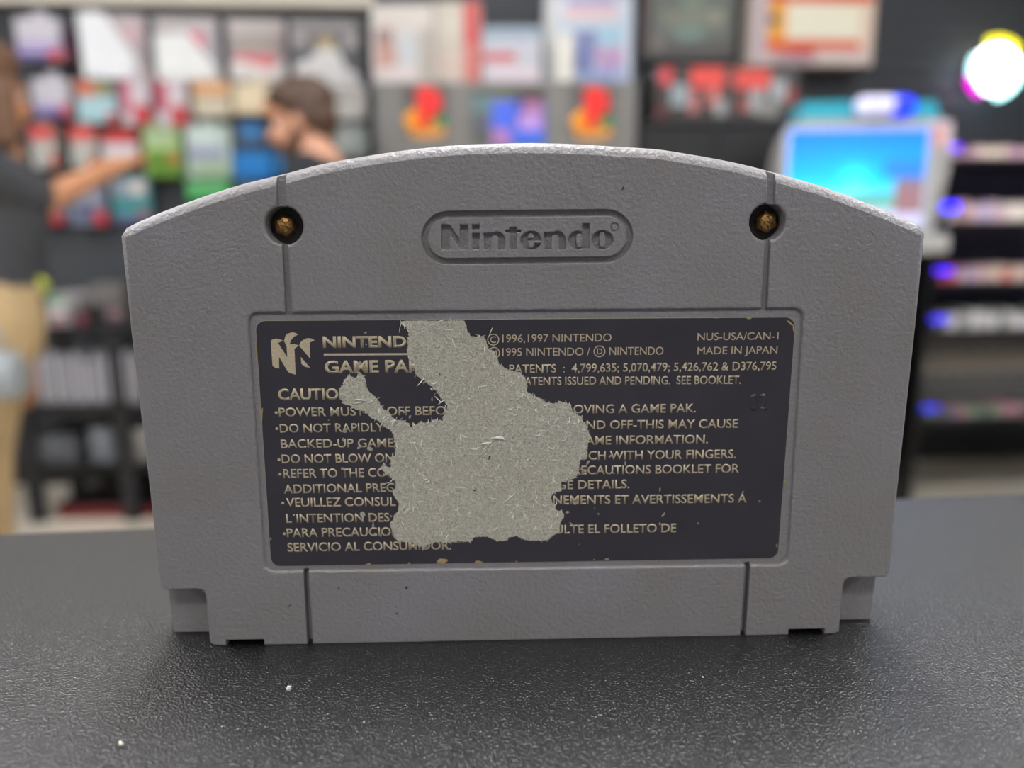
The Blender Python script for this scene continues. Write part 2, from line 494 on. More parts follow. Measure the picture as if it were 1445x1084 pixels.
# 1 label recess
rc = rrect(PL([(349.5, 442), (1134, 435.5), (1112, 797), (373.5, 807)]), 1.5 * MM, 8)
REC = 0.00055
shell = boolean(shell, cutter(rc, REC, 0.00042, 5))
# 2 grooves
grooves = [
    [(388.5, 236), (402.5, 236), (403.0, 291), (391.0, 291)],
    [(1082.6, 236), (1095.5, 236), (1093.5, 288), (1082.6, 288)],
    [(397.6, 340), (405.6, 340), (412.0, 444.5), (403.2, 444.5)],
    [(1079.6, 336), (1087.6, 336), (1082.4, 438.5), (1074.2, 438.5)]]
g = bmesh.new()
for gp in grooves: join_bm(g, cutter(PL(gp), 0.0008, 0.0002, 3))
shell = boolean(shell, g)
g = bmesh.new()
for gp in ([(427.6, 804), (435.2, 804), (442.4, 925), (434.6, 925)], [(1051.6, 795), (1059.2, 795), (1051.0, 915), (1043.6, 915)]):
    join_bm(g, cutter(PL(gp), 0.0016, 0.00016, 3))
shell = boolean(shell, g)
# 3 screw wells
wells = [((400.5, 318.5), 25.5), ((1083.5, 313.5), 25.0)]
g = bmesh.new()
for c, r in wells:
    join_bm(g, cutter(circle(pl(*c), r * PXM * 0.98, 56), 0.0042, 0.00045, 5))
shell = boolean(shell, g)
# 4 oval badge: ring and letters
def SA(p): return (590 + p[0] / 9.03, 285 + p[1] / 9.03)
def SB(p): return (740 + p[0] / 9.03, 285 + p[1] / 9.03)
def stadium(x0, x1, y0, y1, tilt=-0.0115, n=18):
    cy = (y0 + y1) / 2; r = (y1 - y0) / 2; cx = (x0 + x1) / 2; out = []
    for s, c0 in ((1, x1 - r), (-1, x0 + r)):
        for k in range(n + 1):
            a = -math.pi / 2 + math.pi * k / n
            x = c0 + s * r * math.cos(a); y = cy + s * r * math.sin(a)
            out.append((x, y + (x - cx) * tilt))
    return out
BD = 0.00075; LR = 0.00014
ring = boolean(cutter(PL(stadium(594.5, 893.2, 296.6, 372.4)), BD, 0.00012, 3), cutter(PL(stadium(603.6, 884.4, 306.2, 363.6)), BD, 0.00012, 3, plug=True))
def dense(p, n=5, closed=True): return spline(p, n, closed)
N_ = [SA(p) for p in [(300, 288), (398, 288), (535, 484), (535, 288), (633, 288), (633, 608), (537, 608), (402, 405), (402, 608), (303, 608)]]
dot = [SA(p) for p in [(688, 286), (782, 286), (782, 350), (688, 350)]]
ist = [SA(p) for p in [(692, 395), (782, 395), (782, 608), (692, 608)]]
def nshape(ox, S, dy=0):
    top = spline([(113, 1), (138, -9), (172, -14), (225, 5), (258, 48), (270, 95)], 4)
    inn = spline([(184, 75), (172, 42), (137, 30), (104, 45), (92, 80)], 4)
    p = [(0, 0), (94, 0)] + top + [(272, 214), (184, 214)] + inn + [(92, 214), (2, 214)]
    return [S((ox[0] + x, ox[1] + y)) for x, y in p]
n1_ = nshape((838, 394), SA); n2_ = nshape((253, 386), SB)
t_ = [SA(p) for p in [(1168, 318), (1255, 318), (1255, 356), (1310, 356), (1310, 387), (1257, 387), (1257, 605), (1168, 605), (1168, 387), (1112, 387), (1112, 356), (1168, 356)]]
e_out = spline([(215, 490), (198, 425), (150, 383), (85, 370), (20, 388), (-30, 432), (-50, 490), (-32, 552), (18, 596), (85, 610), (150, 596), (195, 562), (213, 526)], 4)
e_in = spline([(132, 526), (128, 556), (108, 580), (85, 587), (60, 576), (47, 545), (45, 492)], 4)
e_ = [SB(p) for p in e_out + e_in]
e_hole = [SB(p) for p in [(45, 465)] + spline([(47, 435), (60, 408), (84, 398), (108, 408), (120, 435)], 3) + [(122, 465)]]
d_ = [SB(p) for p in [(738, 272), (828, 272), (828, 592), (740, 592), (740, 584)] + spline([(725, 590), (680, 602), (618, 582), (575, 540), (560, 487), (575, 430), (618, 388), (675, 370), (720, 376), (738, 384)], 4)]
d_hole = [SB(p) for p in [(733, 420)] + spline([(718, 408), (695, 403), (668, 418), (656, 485), (668, 560), (695, 583), (720, 575)], 3) + [(733, 562)]]
o_ = [SB((995 + 137 * math.cos(a), 484 + 122 * math.sin(a))) for a in [2 * math.pi * k / 40 for k in range(40)]]
o_hole = [SB(p) for p in spline([(993, 385), (1022, 400), (1033, 440), (1033, 525), (1022, 565), (993, 582), (965, 565), (954, 525), (954, 440), (965, 400)], 3, True)]
let = ring
for poly in (N_, dot, ist, n1_, n2_, t_):
    join_bm(let, cutter(PL(poly), BD, LR, 2))
for outp, hole in ((e_, e_hole), (d_, d_hole), (o_, o_hole)):
    join_bm(let, boolean(cutter(PL(outp), BD, LR, 2), cutter(PL(hole), BD, LR, 2, plug=True)))
rg = SB((1150, 318))
join_bm(let, boolean(cutter(circle(pl(*rg), 5.7 * PXM, 24), 0.00022, 0.00005, 2), cutter(circle(pl(*rg), 4.3 * PXM, 24), 0.00022, 0.00005, 2, plug=True)))
shell = boolean(shell, let)

def plastic():
    m = bpy.data.materials.new('grey_cartridge_plastic'); m.use_nodes = True
    nt = m.node_tree; p = nt.nodes['Principled BSDF']
    p.inputs['Roughness'].default_value = 0.35; p.inputs['Specular IOR Level'].default_value = 0.5
    tc = nt.nodes.new('ShaderNodeTexCoord')
    # spark-eroded grain
    n1 = nt.nodes.new('ShaderNodeTexNoise'); n1.inputs['Scale'].default_value = 1500; n1.inputs['Detail'].default_value = 3; n1.inputs['Roughness'].default_value = 0.6
    n2 = nt.nodes.new('ShaderNodeTexNoise'); n2.inputs['Scale'].default_value = 520; n2.inputs['Detail'].default_value = 3
    b1 = nt.nodes.new('ShaderNodeBump'); b1.inputs['Strength'].default_value = 1.0; b1.inputs['Distance'].default_value = 0.00024
    b2 = nt.nodes.new('ShaderNodeBump'); b2.inputs['Strength'].default_value = 0.45; b2.inputs['Distance'].default_value = 0.0002
    for n, b in ((n1, b1), (n2, b2)):
        nt.links.new(tc.outputs['Object'], n.inputs['Vector']); nt.links.new(n.outputs['Fac'], b.inputs['Height'])
    nt.links.new(b2.outputs['Normal'], b1.inputs['Normal']); nt.links.new(b1.outputs['Normal'], p.inputs['Normal'])
    # faint grime
    n3 = nt.nodes.new('ShaderNodeTexNoise'); n3.inputs['Scale'].default_value = 55; n3.inputs['Detail'].default_value = 6
    r = nt.nodes.new('ShaderNodeValToRGB')
    r.color_ramp.elements[0].position = 0.35; r.color_ramp.elements[0].color = srgb((131, 126, 124)) + (1,)
    r.color_ramp.elements[1].position = 0.7; r.color_ramp.elements[1].color = srgb((137, 134, 137)) + (1,)
    nt.links.new(tc.outputs['Object'], n3.inputs['Vector']); nt.links.new(n3.outputs['Fac'], r.inputs['Fac'])
    nt.links.new(r.outputs['Color'], p.inputs['Base Color'])
    return m
m_plas = plastic()
def link_shell(name, bm):
    bmesh.ops.remove_doubles(bm, verts=bm.verts, dist=2e-6)
    bmesh.ops.dissolve_degenerate(bm, edges=bm.edges[:], dist=2e-6)
    isflat = lambda f: max(v.co.y for v in f.verts) - min(v.co.y for v in f.verts) < 2e-7
    if len(bm.faces) > 1500:
        pf = [f for f in bm.faces if isflat(f)]; ps = set(pf)
        bmesh.ops.triangulate(bm, faces=[f for f in pf if len(f.verts) > 3])
        pf = [f for f in bm.faces if isflat(f)]; ps = set(pf)
        pe = [e for e in bm.edges if len(e.link_faces) == 2 and all(f in ps for f in e.link_faces)]
        # lay the flat face out again as a clean Delaunay mesh
        front = [f for f in bm.faces if isflat(f) and abs(f.verts[0].co.y) < 2e-7 and f.normal.y < 0]
        fset = set(front)
        bed = [e for f in front for e in f.edges if sum(g in fset for g in e.link_faces) == 1]
        vs = list({v for e in bed for v in e.verts}); ix = {v: i for i, v in enumerate(vs)}
        ed = [(ix[e.verts[0]], ix[e.verts[1]]) for e in set(bed)]
        res = delaunay_2d_cdt([Vector((v.co.x * 1000, v.co.z * 1000)) for v in vs], ed, [], 0, 1e-9)
        co2, _, f2, ov = res[0], res[1], res[2], res[3]
        mp = [vs[o[0]] if o else bm.verts.new((c[0] / 1000, 0.0, c[1] / 1000)) for o, c in zip(ov, co2)]
        # keep triangles that lie inside the old region (even-odd count over the boundary)
        seg = np.array([[vs[a].co.x, vs[a].co.z, vs[b].co.x, vs[b].co.z] for a, b in ed]) * 1000
        keep = []
        for t in f2:
            cx = sum(mp[i].co.x for i in t) / 3 * 1000 + 1.3e-7; cz = sum(mp[i].co.z for i in t) / 3 * 1000 + 1.7e-7
            up_ = (seg[:, 1] > cz) != (seg[:, 3] > cz)
            sg = seg[up_]
            xi = sg[:, 0] + (cz - sg[:, 1]) * (sg[:, 2] - sg[:, 0]) / (sg[:, 3] - sg[:, 1])
            if int((xi > cx).sum()) % 2: keep.append(t)
        bmesh.ops.delete(bm, geom=front, context='FACES_ONLY')
        for e in [e for e in bm.edges if not e.link_faces]: bm.edges.remove(e)
        for t in keep:
            nf = bm.faces.new([mp[i] for i in t]); nf.normal_update()
            if nf.normal.y > 0: nf.normal_flip()
    bm.normal_update()
    me = bpy.data.meshes.new(name); bm.to_mesh(me); bm.free()
    ys_ = [v.co.y for v in me.vertices]
    flat = [max(ys_[i] for i in p.vertices) - min(ys_[i] for i in p.vertices) < 2e-7 or abs(p.normal.y) > 0.9995 or p.area > 3e-5 for p in me.polygons]
    me.polygons.foreach_set('use_smooth', [not f for f in flat])
    me.set_sharp_from_angle(angle=math.radians(34))
    # faces that are truly flat stay flat
    me.polygons.foreach_set('use_smooth', [not f for f in flat])
    return link(name, me, m_plas, cart)
link_shell('back_shell', shell)['label'] = 'ribbed rear half of the shell with the sunken label bay'

# front shell (away from the camera) with the recessed corner legs seen beside the step
legL = PL([(236, 835), (293, 835), (293, 893.5), (244.4, 893.5)], 0.0043)
legR = PL([(1189, 818), (1237.7, 817.3), (1228, 873), (1189, 877)], 0.0043)
lu0, lu1 = legL[0][0], legR[1][0]; lb0, lb1 = legL[3][0], legR[2][0]
far = [(lb0, 0.0), (lb1, 0.0), (lu1, zb + 0.0002)]
up = [p for p, r in outline if p[1] > zb + 0.0007]
up = inset(ccw([tuple(p) for p in up]), 0.0002)
# order: start from the right low going ccw (up the right side, over the arch)
i0 = max(range(len(up)), key=lambda i: (up[i][0] - up[i][1] * 5))
i0 = min(range(len(up)), key=lambda i: (abs(up[i][1] - min(p[1] for p in up)) + (0 if up[i][0] > 0.05 else 1)))
up = up[i0:] + up[:i0]
farp = [(lb0, 0.0), (lb1, 0.0), (lu1, zb)] + up + [(lu0, zb)]
farp = ccw(farp)
n_ = len(farp)
prof = [(0.0, HALF + 0.0001), (0.0, 0.0178), (0.3, 0.0185), (1.0, 0.0190)]
fs = loft(farp, prof, 0.0012)
link_shell('front_shell', fs)['label'] = 'smooth front half of the shell, away from the camera'
for nm, lp in (('leg', [(lb0, 0.0), (uL + 0.0006, 0.0), (uL + 0.0006, zb + 0.0006), (lu0, zb + 0.0006)]), ('leg', [(uR - 0.0006, 0.0), (lb1, 0.0), (lu1, zb + 0.0006), (uR - 0.0006, zb + 0.0006)])):
    link_shell(nm, loft(ccw(lp), [(1, 0.0043), (0.3, 0.00437), (0, 0.0046), (0, HALF + 0.0006)], 0.00025))

# screws: brass security heads deep in the wells
m_brass = mat('tarnished_brass', (196, 150, 90), 0.38, 0.85, bump=[(2600, 0.8, 0.0002)], var=(1500, 0.55))
m_dark = mat('well_floor_dark', (34, 26, 20), 0.6, var=(2000, 0.5))  # dark brown, mottled floor of the screw wells
for i, ((cx, cy), r) in enumerate(wells):
    c = pl(cx, cy, 0.0); cs = pl(cx - (0 if i else 1), cy - 1, 0.0022); rr = 14.5 * PXM
    bm = bmesh.new()
    gear = [(cs[0] * 0.75 + c[0] * 0.25 + rr * (1 + (0.07 if (k // 2) % 2 else -0.05)) * math.cos(2 * math.pi * k / 24), cs[1] * 0.75 + c[1] * 0.25 + rr * (1 + (0.07 if (k // 2) % 2 else -0.05)) * math.sin(2 * math.pi * k / 24)) for k in range(24)]
    join_bm(bm, loft(ccw(gear), [(1.0, 0.0015), (0.5, 0.0017), (0.15, 0.0021), (0.0, 0.0026), (0.0, 0.0043)], 0.0009))
    s = link('screw', bm, m_brass, cart, 40)
    s['label'] = 'tarnished brass security screw in the %s well' % ('right' if i else 'left')
    bm = bmesh.new(); join_bm(bm, loft(ccw(circle(c, r * PXM * 0.985, 40)), [(0, 0.0030), (0, 0.0043)], 0.001))
    w_ = link('screw_well_floor', bm, m_dark, cart)

# ---------------------------------------------------------------- label
LY = REC                                       # depth of the recess floor
lab_poly = rrect(PL([(359, 453.5), (1124.5, 448.5), (1099, 789.5), (381.5, 801)]), 1.45 * MM, 8)
def ink_dark():
    m = mat('label_ink_black', (60, 57, 63), 0.36, spec=0.5, var=(90, 0.25), bump=[(700, 0.25, 0.00006), (130, 0.15, 0.0002)])
    return m
bm = bmesh.new(); prism_bm(bm, lab_poly, LY - 0.00009, LY - 0.000001)
label = link('paper_label', bm, ink_dark(), cart)
label['label'] = 'black printed warning label, torn in the middle'
bm = bmesh.new(); prism_bm(bm, inset(ccw(lab_poly), -0.00006), LY - 0.00005, LY - 0.0000005)
link('paper_edge', bm, mat('label_paper', (186, 176, 150), 0.8, var=(900, 0.2)), label)
m_ink = mat('label_print_tan', (204, 188, 158), 0.5, var=(2500, 0.22))
YT = LY - 0.00009                              # the printed surface

def text_bm(body, fit, x0, yb0, x1, yb1, cap, bold, whole=None):
    """text whose 'fit' substring spans px x0..x1 along the baseline; returns a bmesh in (u, y, z)"""
    def mk(s):
        c = bpy.data.curves.new('t', 'FONT'); c.body = s; c.size = 1; c.offset = bold; c.fill_mode = 'FRONT' if False else 'BOTH'
        c.resolution_u = 4
        o = bpy.data.objects.new('t', c); COL.objects.link(o)
        me = apply_mods(o); bpy.data.objects.remove(o); bpy.data.curves.remove(c)
        return me
    def ext(me):
        co = np.empty(len(me.vertices) * 3); me.vertices.foreach_get('co', co); co = co.reshape(-1, 3)
        return co
    me = mk(body); co = ext(me)
    mf = mk(fit); cf = ext(mf); fx0, fx1 = cf[:, 0].min(), cf[:, 0].max()
    k = body.index(fit)
    if k:
        mp = mk(body[:k] + fit); cp = ext(mp); shift = cp[:, 0].max() - fx1
        bpy.data.meshes.remove(mp)
    else: shift = 0
    mh = mk('H'); caph = ext(mh)[:, 1].max() - ext(mh)[:, 1].min(); base = ext(mh)[:, 1].min()
    P0, P1 = np.array(pl(x0, yb0)), np.array(pl(x1, yb1))
    d = P1 - P0; L = np.linalg.norm(d); d /= L
    sx = L / (fx1 - fx0)
    cm = np.linalg.norm(np.array(pl((x0 + x1) / 2, (yb0 + yb1) / 2)) - np.array(pl((x0 + x1) / 2, (yb0 + yb1) / 2 - cap)))
    sz = cm / caph
    bm = bmesh.new(); bm.from_mesh(me)
    for v in bm.verts:
        lx = (v.co.x - shift - fx0) * sx; lz = (v.co.y - base) * sz
        v.co = Vector((P0[0] + d[0] * lx, YT - 0.000012, P0[1] + d[1] * lx + lz))
    bmesh.ops.remove_doubles(bm, verts=bm.verts, dist=1e-7)
    bmesh.ops.recalc_face_normals(bm, faces=bm.faces)
    for f in bm.faces:
        if f.normal.y > 0: f.normal_flip()
    # give the ink a hair of thickness
    r = bmesh.ops.extrude_face_region(bm, geom=list(bm.faces))
    for v in [g for g in r['geom'] if isinstance(g, bmesh.types.BMVert)]: v.co.y += 0.00001
    for mm_ in (me, mf, mh): bpy.data.meshes.remove(mm_)
    return bm
def ring_bm(bm, c, r, w, n=28):
    cc = pl(*c); a = circle(cc, r * PXM, n); b = circle(cc, (r - w) * PXM, n)
    va = [bm.verts.new((p[0], YT - 0.000012, p[1])) for p in a]; vb = [bm.verts.new((p[0], YT - 0.000012, p[1])) for p in b]
    for k in range(n): bm.faces.new((va[k], va[(k + 1) % n], vb[(k + 1) % n], vb[k]))
def line(segs, bullets=(), extra=None):
    for i, sg in enumerate(segs):
        link('printed_line', text_bm(*sg), m_ink, label)
    for (bx, by) in bullets:
        b2 = bmesh.new(); prism_bm(b2, circle(pl(bx, by), 2.0 * PXM, 14), YT - 0.000012, YT); link('printed_bullet', b2, m_ink, label)
    if extra: extra()
REG = 0.010
line([('NINTENDO', 'NINTEND', 455, 491.8, 573, 491, 16.4, 0.036)])
line([('GAME PAK', 'GAME PA', 457.6, 528.0, 577, 526.5, 18, 0.030)])
bm = bmesh.new(); prism_bm(bm, PL([(456, 499.6), (592, 499.0), (592, 501.8), (456, 502.6)]), YT - 0.000012, YT); link('printed_rule', bm, m_ink, label)
line([('CAUTION', 'CAUTIO', 391.8, 566.0, 477, 565.2, 16.4, 0.028)])
W_ = REG
def seg2(lt, lf, lx0, lx1, rt, rf, rx0, rx1, yl, yr, bul=None, cap=12.4):
    """left and right visible halves of one line; yl at lx0, yr at rx1"""
    f = lambda x: yl + (yr - yl) * (x - lx0) / (rx1 - lx0)
    line([(lt, lf, lx0, f(lx0), lx1, f(lx1), cap, W_), (rt, rf, rx0, f(rx0), rx1, f(rx1), cap, W_)], [bul] if bul else ())
seg2('POWER MUST BE OFF BEFORE', 'POWER MUST BE OFF BEFO', 392.6, 629, 'OVING A GAME PAK.', 'OVING A GAME PAK.', 809.6, 983, 589, 583, (388.5, 583.5))
seg2('DO NOT RAPIDLY TURN POWER', 'DO NOT RAPIDLY', 394, 541.5, 'AND OFF-THIS MAY CAUSE', 'ND OFF-THIS MAY CAUSE', 828, 1042.6, 612, 604.8, (389.5, 606))
seg2('BACKED-UP GAMES', 'BACKED-UP GAME', 395.6, 555, 'GAME INFORMATION.', 'AME INFORMATION.', 826.5, 1000, 634, 627)
seg2('DO NOT BLOW ON THE', 'DO NOT BLOW ON', 396.7, 555, 'OUCH WITH YOUR FINGERS.', 'CH WITH YOUR FINGERS.', 831, 1039.5, 655.3, 648, (392.5, 650))
seg2('REFER TO THE CONTROL', 'REFER TO THE CO', 399, 545, 'RECAUTIONS BOOKLET FOR', 'ECAUTIONS BOOKLET FOR', 821, 1044, 676, 668.5, (394, 670.5))
seg2('ADDITIONAL PRECAU', 'ADDITIONAL PREC', 399.8, 556.6, 'GE DETAILS.', 'DETAILS.', 816, 888.8, 698, 690.6)
seg2('VEUILLEZ CONSULTER', 'VEUILLEZ CONSUL', 403, 558, 'GNEMENTS ET AVERTISSEMENTS \u00c1', 'NEMENTS ET AVERTISSEMENTS \u00c1', 781, 1054.8, 717, 710.8, (398, 711.5))
line([("L\u00b4INTENTION DES CONSOM", "L\u00b4INTENTION DES", 403, 739.5, 549, 738, 12.4, W_)])
seg2('PARA PRECAUCIONES', 'PARA PRECAUCIO', 404, 551, 'ULTE EL FOLLETO DE', 'LTE EL FOLLETO DE', 796.8, 955, 760, 752.8, (400, 755))
line([('SERVICIO AL CONSUMIDOR.', 'SERVICIO AL CONSUMIDOR.', 405, 780.6, 636.5, 777.4, 12.4, W_)])
LT = 0.0
def c1():
    bm = bmesh.new(); ring_bm(bm, (696, 480), 8.3, 1.3); join_bm(bm, text_bm('C', 'C', 691.8, 484.6, 700, 484.4, 9, LT)); link('copyright_mark', bm, m_ink, label)
line([('1996,1997 NINTENDO', '1996,1997 NINTENDO', 709, 484, 863.5, 482.3, 11, LT)], extra=c1)
def c2():
    bm = bmesh.new(); ring_bm(bm, (697, 498.8), 8.3, 1.3); join_bm(bm, text_bm('M', 'M', 692.5, 503, 701, 503, 8, LT)); link('circled_letter', bm, m_ink, label); bm = bmesh.new()
    ring_bm(bm, (846.5, 496.6), 8.3, 1.3); join_bm(bm, text_bm('D', 'D', 843, 500.6, 850.5, 500.5, 8, LT)); link('circled_letter', bm, m_ink, label)
line([('1995 NINTENDO /', '1995 NINTENDO /', 709, 503.2, 833, 502.2, 11, LT), ('NINTENDO', 'NINTENDO', 860.5, 501.8, 937, 501.2, 11, LT)], extra=c2)
line([('NUS-USA/CAN-1', 'NUS-USA/CAN-1', 985.3, 481, 1099.8, 479.6, 10.4, LT)])
line([('MADE IN JAPAN', 'MADE IN JAPAN', 985.3, 501, 1098.3, 499.5, 10.4, LT)])
line([('S. PATENTS  :  4,799,635; 5,070,479; 5,426,762 & D376,795', 'PATENTS  :  4,799,635; 5,070,479; 5,426,762 & D376,795', 718.9, 527.4, 1096.8, 522.8, 11.8, 0.010)])
line([('PATENTS ISSUED AND PENDING.  SEE BOOKLET.', 'PATENTS ISSUED AND PENDING.  SEE BOOKLET.', 734, 544.8, 1046.5, 542.7, 11.6, 0.010)])
bm = text_bm('02', '02', 1058, 581, 1084, 580.5, 24, 0.02)
link('stamped_number', bm, mat('label_stamp_gloss', (54, 52, 58), 0.28), label)['label'] = 'faint pressed number 02 in the black label'
# printed emblem: three dimensional N
def E6(p): return (370 + p[0] / 13.55, 460 + p[1] / 13.55)
bm = bmesh.new()
prism_bm(bm, PL([E6(p) for p in [(148, 290), (190, 262), (250, 250), (320, 262), (383, 292), (287, 335), (465, 612), (450, 390), (400, 297), (430, 200), (460, 160), (560, 128), (620, 142), (675, 172), (590, 215), (545, 270), (507, 360), (590, 352), (688, 382), (600, 450), (625, 945), (500, 905), (460, 860), (305, 600), (308, 825), (230, 810), (180, 770)]]), YT - 0.000012, YT)
prism_bm(bm, PL([E6(p) for p in [(692, 380), (730, 310), (790, 260), (860, 240), (930, 250), (990, 285), (895, 325), (905, 635), (708, 405)]]), YT - 0.000012, YT)
prism_bm(bm, PL([E6(p) for p in [(725, 605), (905, 812), (800, 790), (735, 735)]]), YT - 0.000012, YT)
link('printed_emblem', bm, m_ink, label)['label'] = 'folded letter N emblem printed in tan'
# tiny registered mark in the badge
b_ = text_bm('R', 'R', 865.2, 322.8, 869.6, 322.8, 6.0, 0.0)
for v in b_.verts: v.co.y += -YT + 0.00005 - 0.00003
link('registered_mark', b_, mat('mark_grime', (96, 78, 58), 0.7), cart)

# ---- torn area
torn = [(571, 453.2), (565, 454), (564.4, 457), (572.7, 462.8), (575.8, 470.5), (576, 482.6), (573.5, 496.3), (576.5, 507), (584, 516), (585.7, 525), (587, 531), (599.4, 539), (613, 549.6),
        (620.7, 560.3), (629.8, 569.4), (631.3, 574), (629, 581.6), (624.5, 592.3), (625, 595.3), (611.4, 593), (603.8, 598.3), (593, 596.8), (584, 601.4), (582.5, 605), (573.3, 601.4), (571.8, 594.5),
        (556.6, 593), (547.4, 583), (536.8, 575.5), (535.3, 569.4), (527.7, 560.2), (517, 549.6), (516.2, 537.4), (511, 531.3), (506.3, 525), (503.3, 531.3), (498.7, 534.4), (491, 529.8), (485, 537.4),
        (482.7, 545), (477.4, 551), (479, 560), (483.5, 571), (495.7, 574), (503.3, 579.3), (514, 581.6), (523, 590.7), (533.7, 595.3), (541.4, 602.9), (550.5, 607.4), (555, 615), (558, 631.8), (556.6, 644),
        (550.5, 647), (551.3, 653), (551, 660), (546, 660.7), (541.4, 654.6), (536.8, 660.7), (541.4, 666.8), (546, 670.5), (556.6, 680.3), (558.9, 685.7), (553.5, 696.3), (558, 705.5), (562.7, 711.6),
        (561, 723.7), (555, 734.4), (549.7, 740.5), (553.5, 754), (555, 760), (564, 766.4), (579.4, 766.4), (591.6, 772.5), (597.7, 775.5), (602.3, 771), (617.5, 765.6), (632.7, 768), (648, 765.6),
        (664.4, 766.6), (669, 759), (688.7, 759), (701, 765), (714.6, 765), (719, 759), (729.8, 757.4), (739, 762.8), (760, 765), (774, 763.5), (783, 756), (790.7, 751.4), (790.7, 739), (796.8, 730),
        (793.8, 722.4), (784.6, 722.4), (784.6, 713.3), (778.6, 710.2), (777.8, 701), (783, 696.5), (792.3, 693.5), (792.3, 679.8), (804.4, 678.3), (812, 675.2), (816.6, 669), (819.7, 649.6),
        (827.3, 646.6), (829.6, 631.4), (832.6, 614.6), (827.3, 601), (821, 590), (809, 581), (805.2, 571.2), (792.3, 567.4), (780, 570.5), (771, 569), (763.3, 562.8), (752.7, 559.8), (745, 553.7),
        (743.5, 546.6), (742.5, 537.4), (738, 529.8), (733.4, 525.3), (718, 523), (704.4, 514.6), (701.4, 505.5), (696.8, 496.3), (689, 491.8), (686, 481), (683, 476.5), (675.5, 473.5), (671, 475.8),
        (664.8, 475.8), (658.8, 465.9), (655, 453), (640, 452.8), (620, 453.2), (600, 452.9)]
tj = []
for i, p in enumerate(torn):                   # fray the traced edge
    qn = torn[(i + 1) % len(torn)]; L = math.hypot(qn[0] - p[0], qn[1] - p[1])
    n = max(1, int(L / 1.6))
    for k in range(n):
        t = k / n; x = p[0] + (qn[0] - p[0]) * t; y = p[1] + (qn[1] - p[1]) * t
        j = 0.9 if y > 455 else 0.15
        tj.append((x + RND.uniform(-j, j), y + RND.uniform(-j, j)))
def fibre_mat():
    m = bpy.data.materials.new('torn_paper_fibre'); m.use_nodes = True
    nt = m.node_tree; p = nt.nodes['Principled BSDF']; p.inputs['Roughness'].default_value = 0.9; p.inputs['Specular IOR Level'].default_value = 0.2
    tc = nt.nodes.new('ShaderNodeTexCoord')
    n1 = nt.nodes.new('ShaderNodeTexNoise'); n1.inputs['Scale'].default_value = 130; n1.inputs['Detail'].default_value = 4
    n2 = nt.nodes.new('ShaderNodeTexNoise'); n2.inputs['Scale'].default_value = 2600; n2.inputs['Detail'].default_value = 4; n2.inputs['Distortion'].default_value = 1.2
    r1 = nt.nodes.new('ShaderNodeValToRGB'); r1.color_ramp.elements[0].position = 0.38; r1.color_ramp.elements[0].color = srgb((192, 188, 175)) + (1,)
    r1.color_ramp.elements[1].position = 0.62; r1.color_ramp.elements[1].color = srgb((192, 186, 170)) + (1,)
    r2 = nt.nodes.new('ShaderNodeValToRGB'); r2.color_ramp.elements[0].position = 0.3; r2.color_ramp.elements[0].color = (0.62, 0.62, 0.6, 1)
    r2.color_ramp.elements[1].position = 0.72; r2.color_ramp.elements[1].color = (1.28, 1.28, 1.24, 1)
    mx = nt.nodes.new('ShaderNodeMix'); mx.data_type = 'RGBA'; mx.blend_type = 'MULTIPLY'; mx.inputs[0].default_value = 1
    b = nt.nodes.new('ShaderNodeBump'); b.inputs['Strength'].default_value = 0.7; b.inputs['Distance'].default_value = 0.00015
    for n, r in ((n1, r1), (n2, r2)):
        nt.links.new(tc.outputs['Object'], n.inputs['Vector']); nt.links.new(n.outputs['Fac'], r.inputs['Fac'])
    nt.links.new(r1.outputs['Color'], mx.inputs[6]); nt.links.new(r2.outputs['Color'], mx.inputs[7]); nt.links.new(mx.outputs[2], p.inputs['Base Color'])
    nt.links.new(n2.outputs['Fac'], b.inputs['Height']); nt.links.new(b.outputs['Normal'], p.inputs['Normal'])
    return m
m_fib = fibre_mat()
bm = bmesh.new(); prism_bm(bm, PL(tj), YT - 0.00007, YT - 0.000001)
patch = link('torn_patch', bm, m_fib, label); patch['label'] = 'pale fuzzy paper where the label surface is torn away'
def inside(x, y, poly=torn):
    c = False; j = len(poly) - 1
    for i in range(len(poly)):
        xi, yi = poly[i]; xj, yj = poly[j]
        if (yi > y) != (yj > y) and x < (xj - xi) * (y - yi) / (yj - yi) + xi: c = not c
        j = i
    return c
bm = bmesh.new()
def fibre(bm, x, y, L, w, a=None, curl=None, lift=0.00012):
    a = RND.uniform(0, 2 * math.pi) if a is None else a; curl = RND.uniform(-2.8, 2.8) if curl is None else curl
    n = 4; px_, py_ = x, y; prev = None
    for k in range(n + 1):
        ww = w * (0.35 + math.sin(math.pi * (k + 0.4) / (n + 0.8)))
        ux, uy = math.cos(a), math.sin(a)
        q0 = pl(px_ - uy * ww / 2, py_ + ux * ww / 2); q1 = pl(px_ + uy * ww / 2, py_ - ux * ww / 2)
        yy = YT - 0.00007 - lift * math.sin(math.pi * k / n) - 0.00001
        cur = (bm.verts.new((q0[0], yy, q0[1])), bm.verts.new((q1[0], yy, q1[1])), bm.verts.new(((q0[0] + q1[0]) / 2, yy - w * PXM * 0.3, (q0[1] + q1[1]) / 2)))
        if prev:
            bm.faces.new((prev[0], prev[2], cur[2], cur[0])); bm.faces.new((prev[2], prev[1], cur[1], cur[2]))
        prev = cur
        a += curl / n; px_ += math.cos(a) * L / n; py_ += math.sin(a) * L / n
cnt = 0
while cnt < 4200:
    x = RND.uniform(476, 834); y = RND.uniform(453, 777)
    if inside(x, y) and inside(x - 4, y) and inside(x + 4, y) and inside(x, y - 3) and inside(x, y + 3) or inside(x, y) and RND.random() < 0.12:
        fibre(bm, x, y, RND.uniform(4, 10), RND.uniform(0.4, 0.8)); cnt += 1
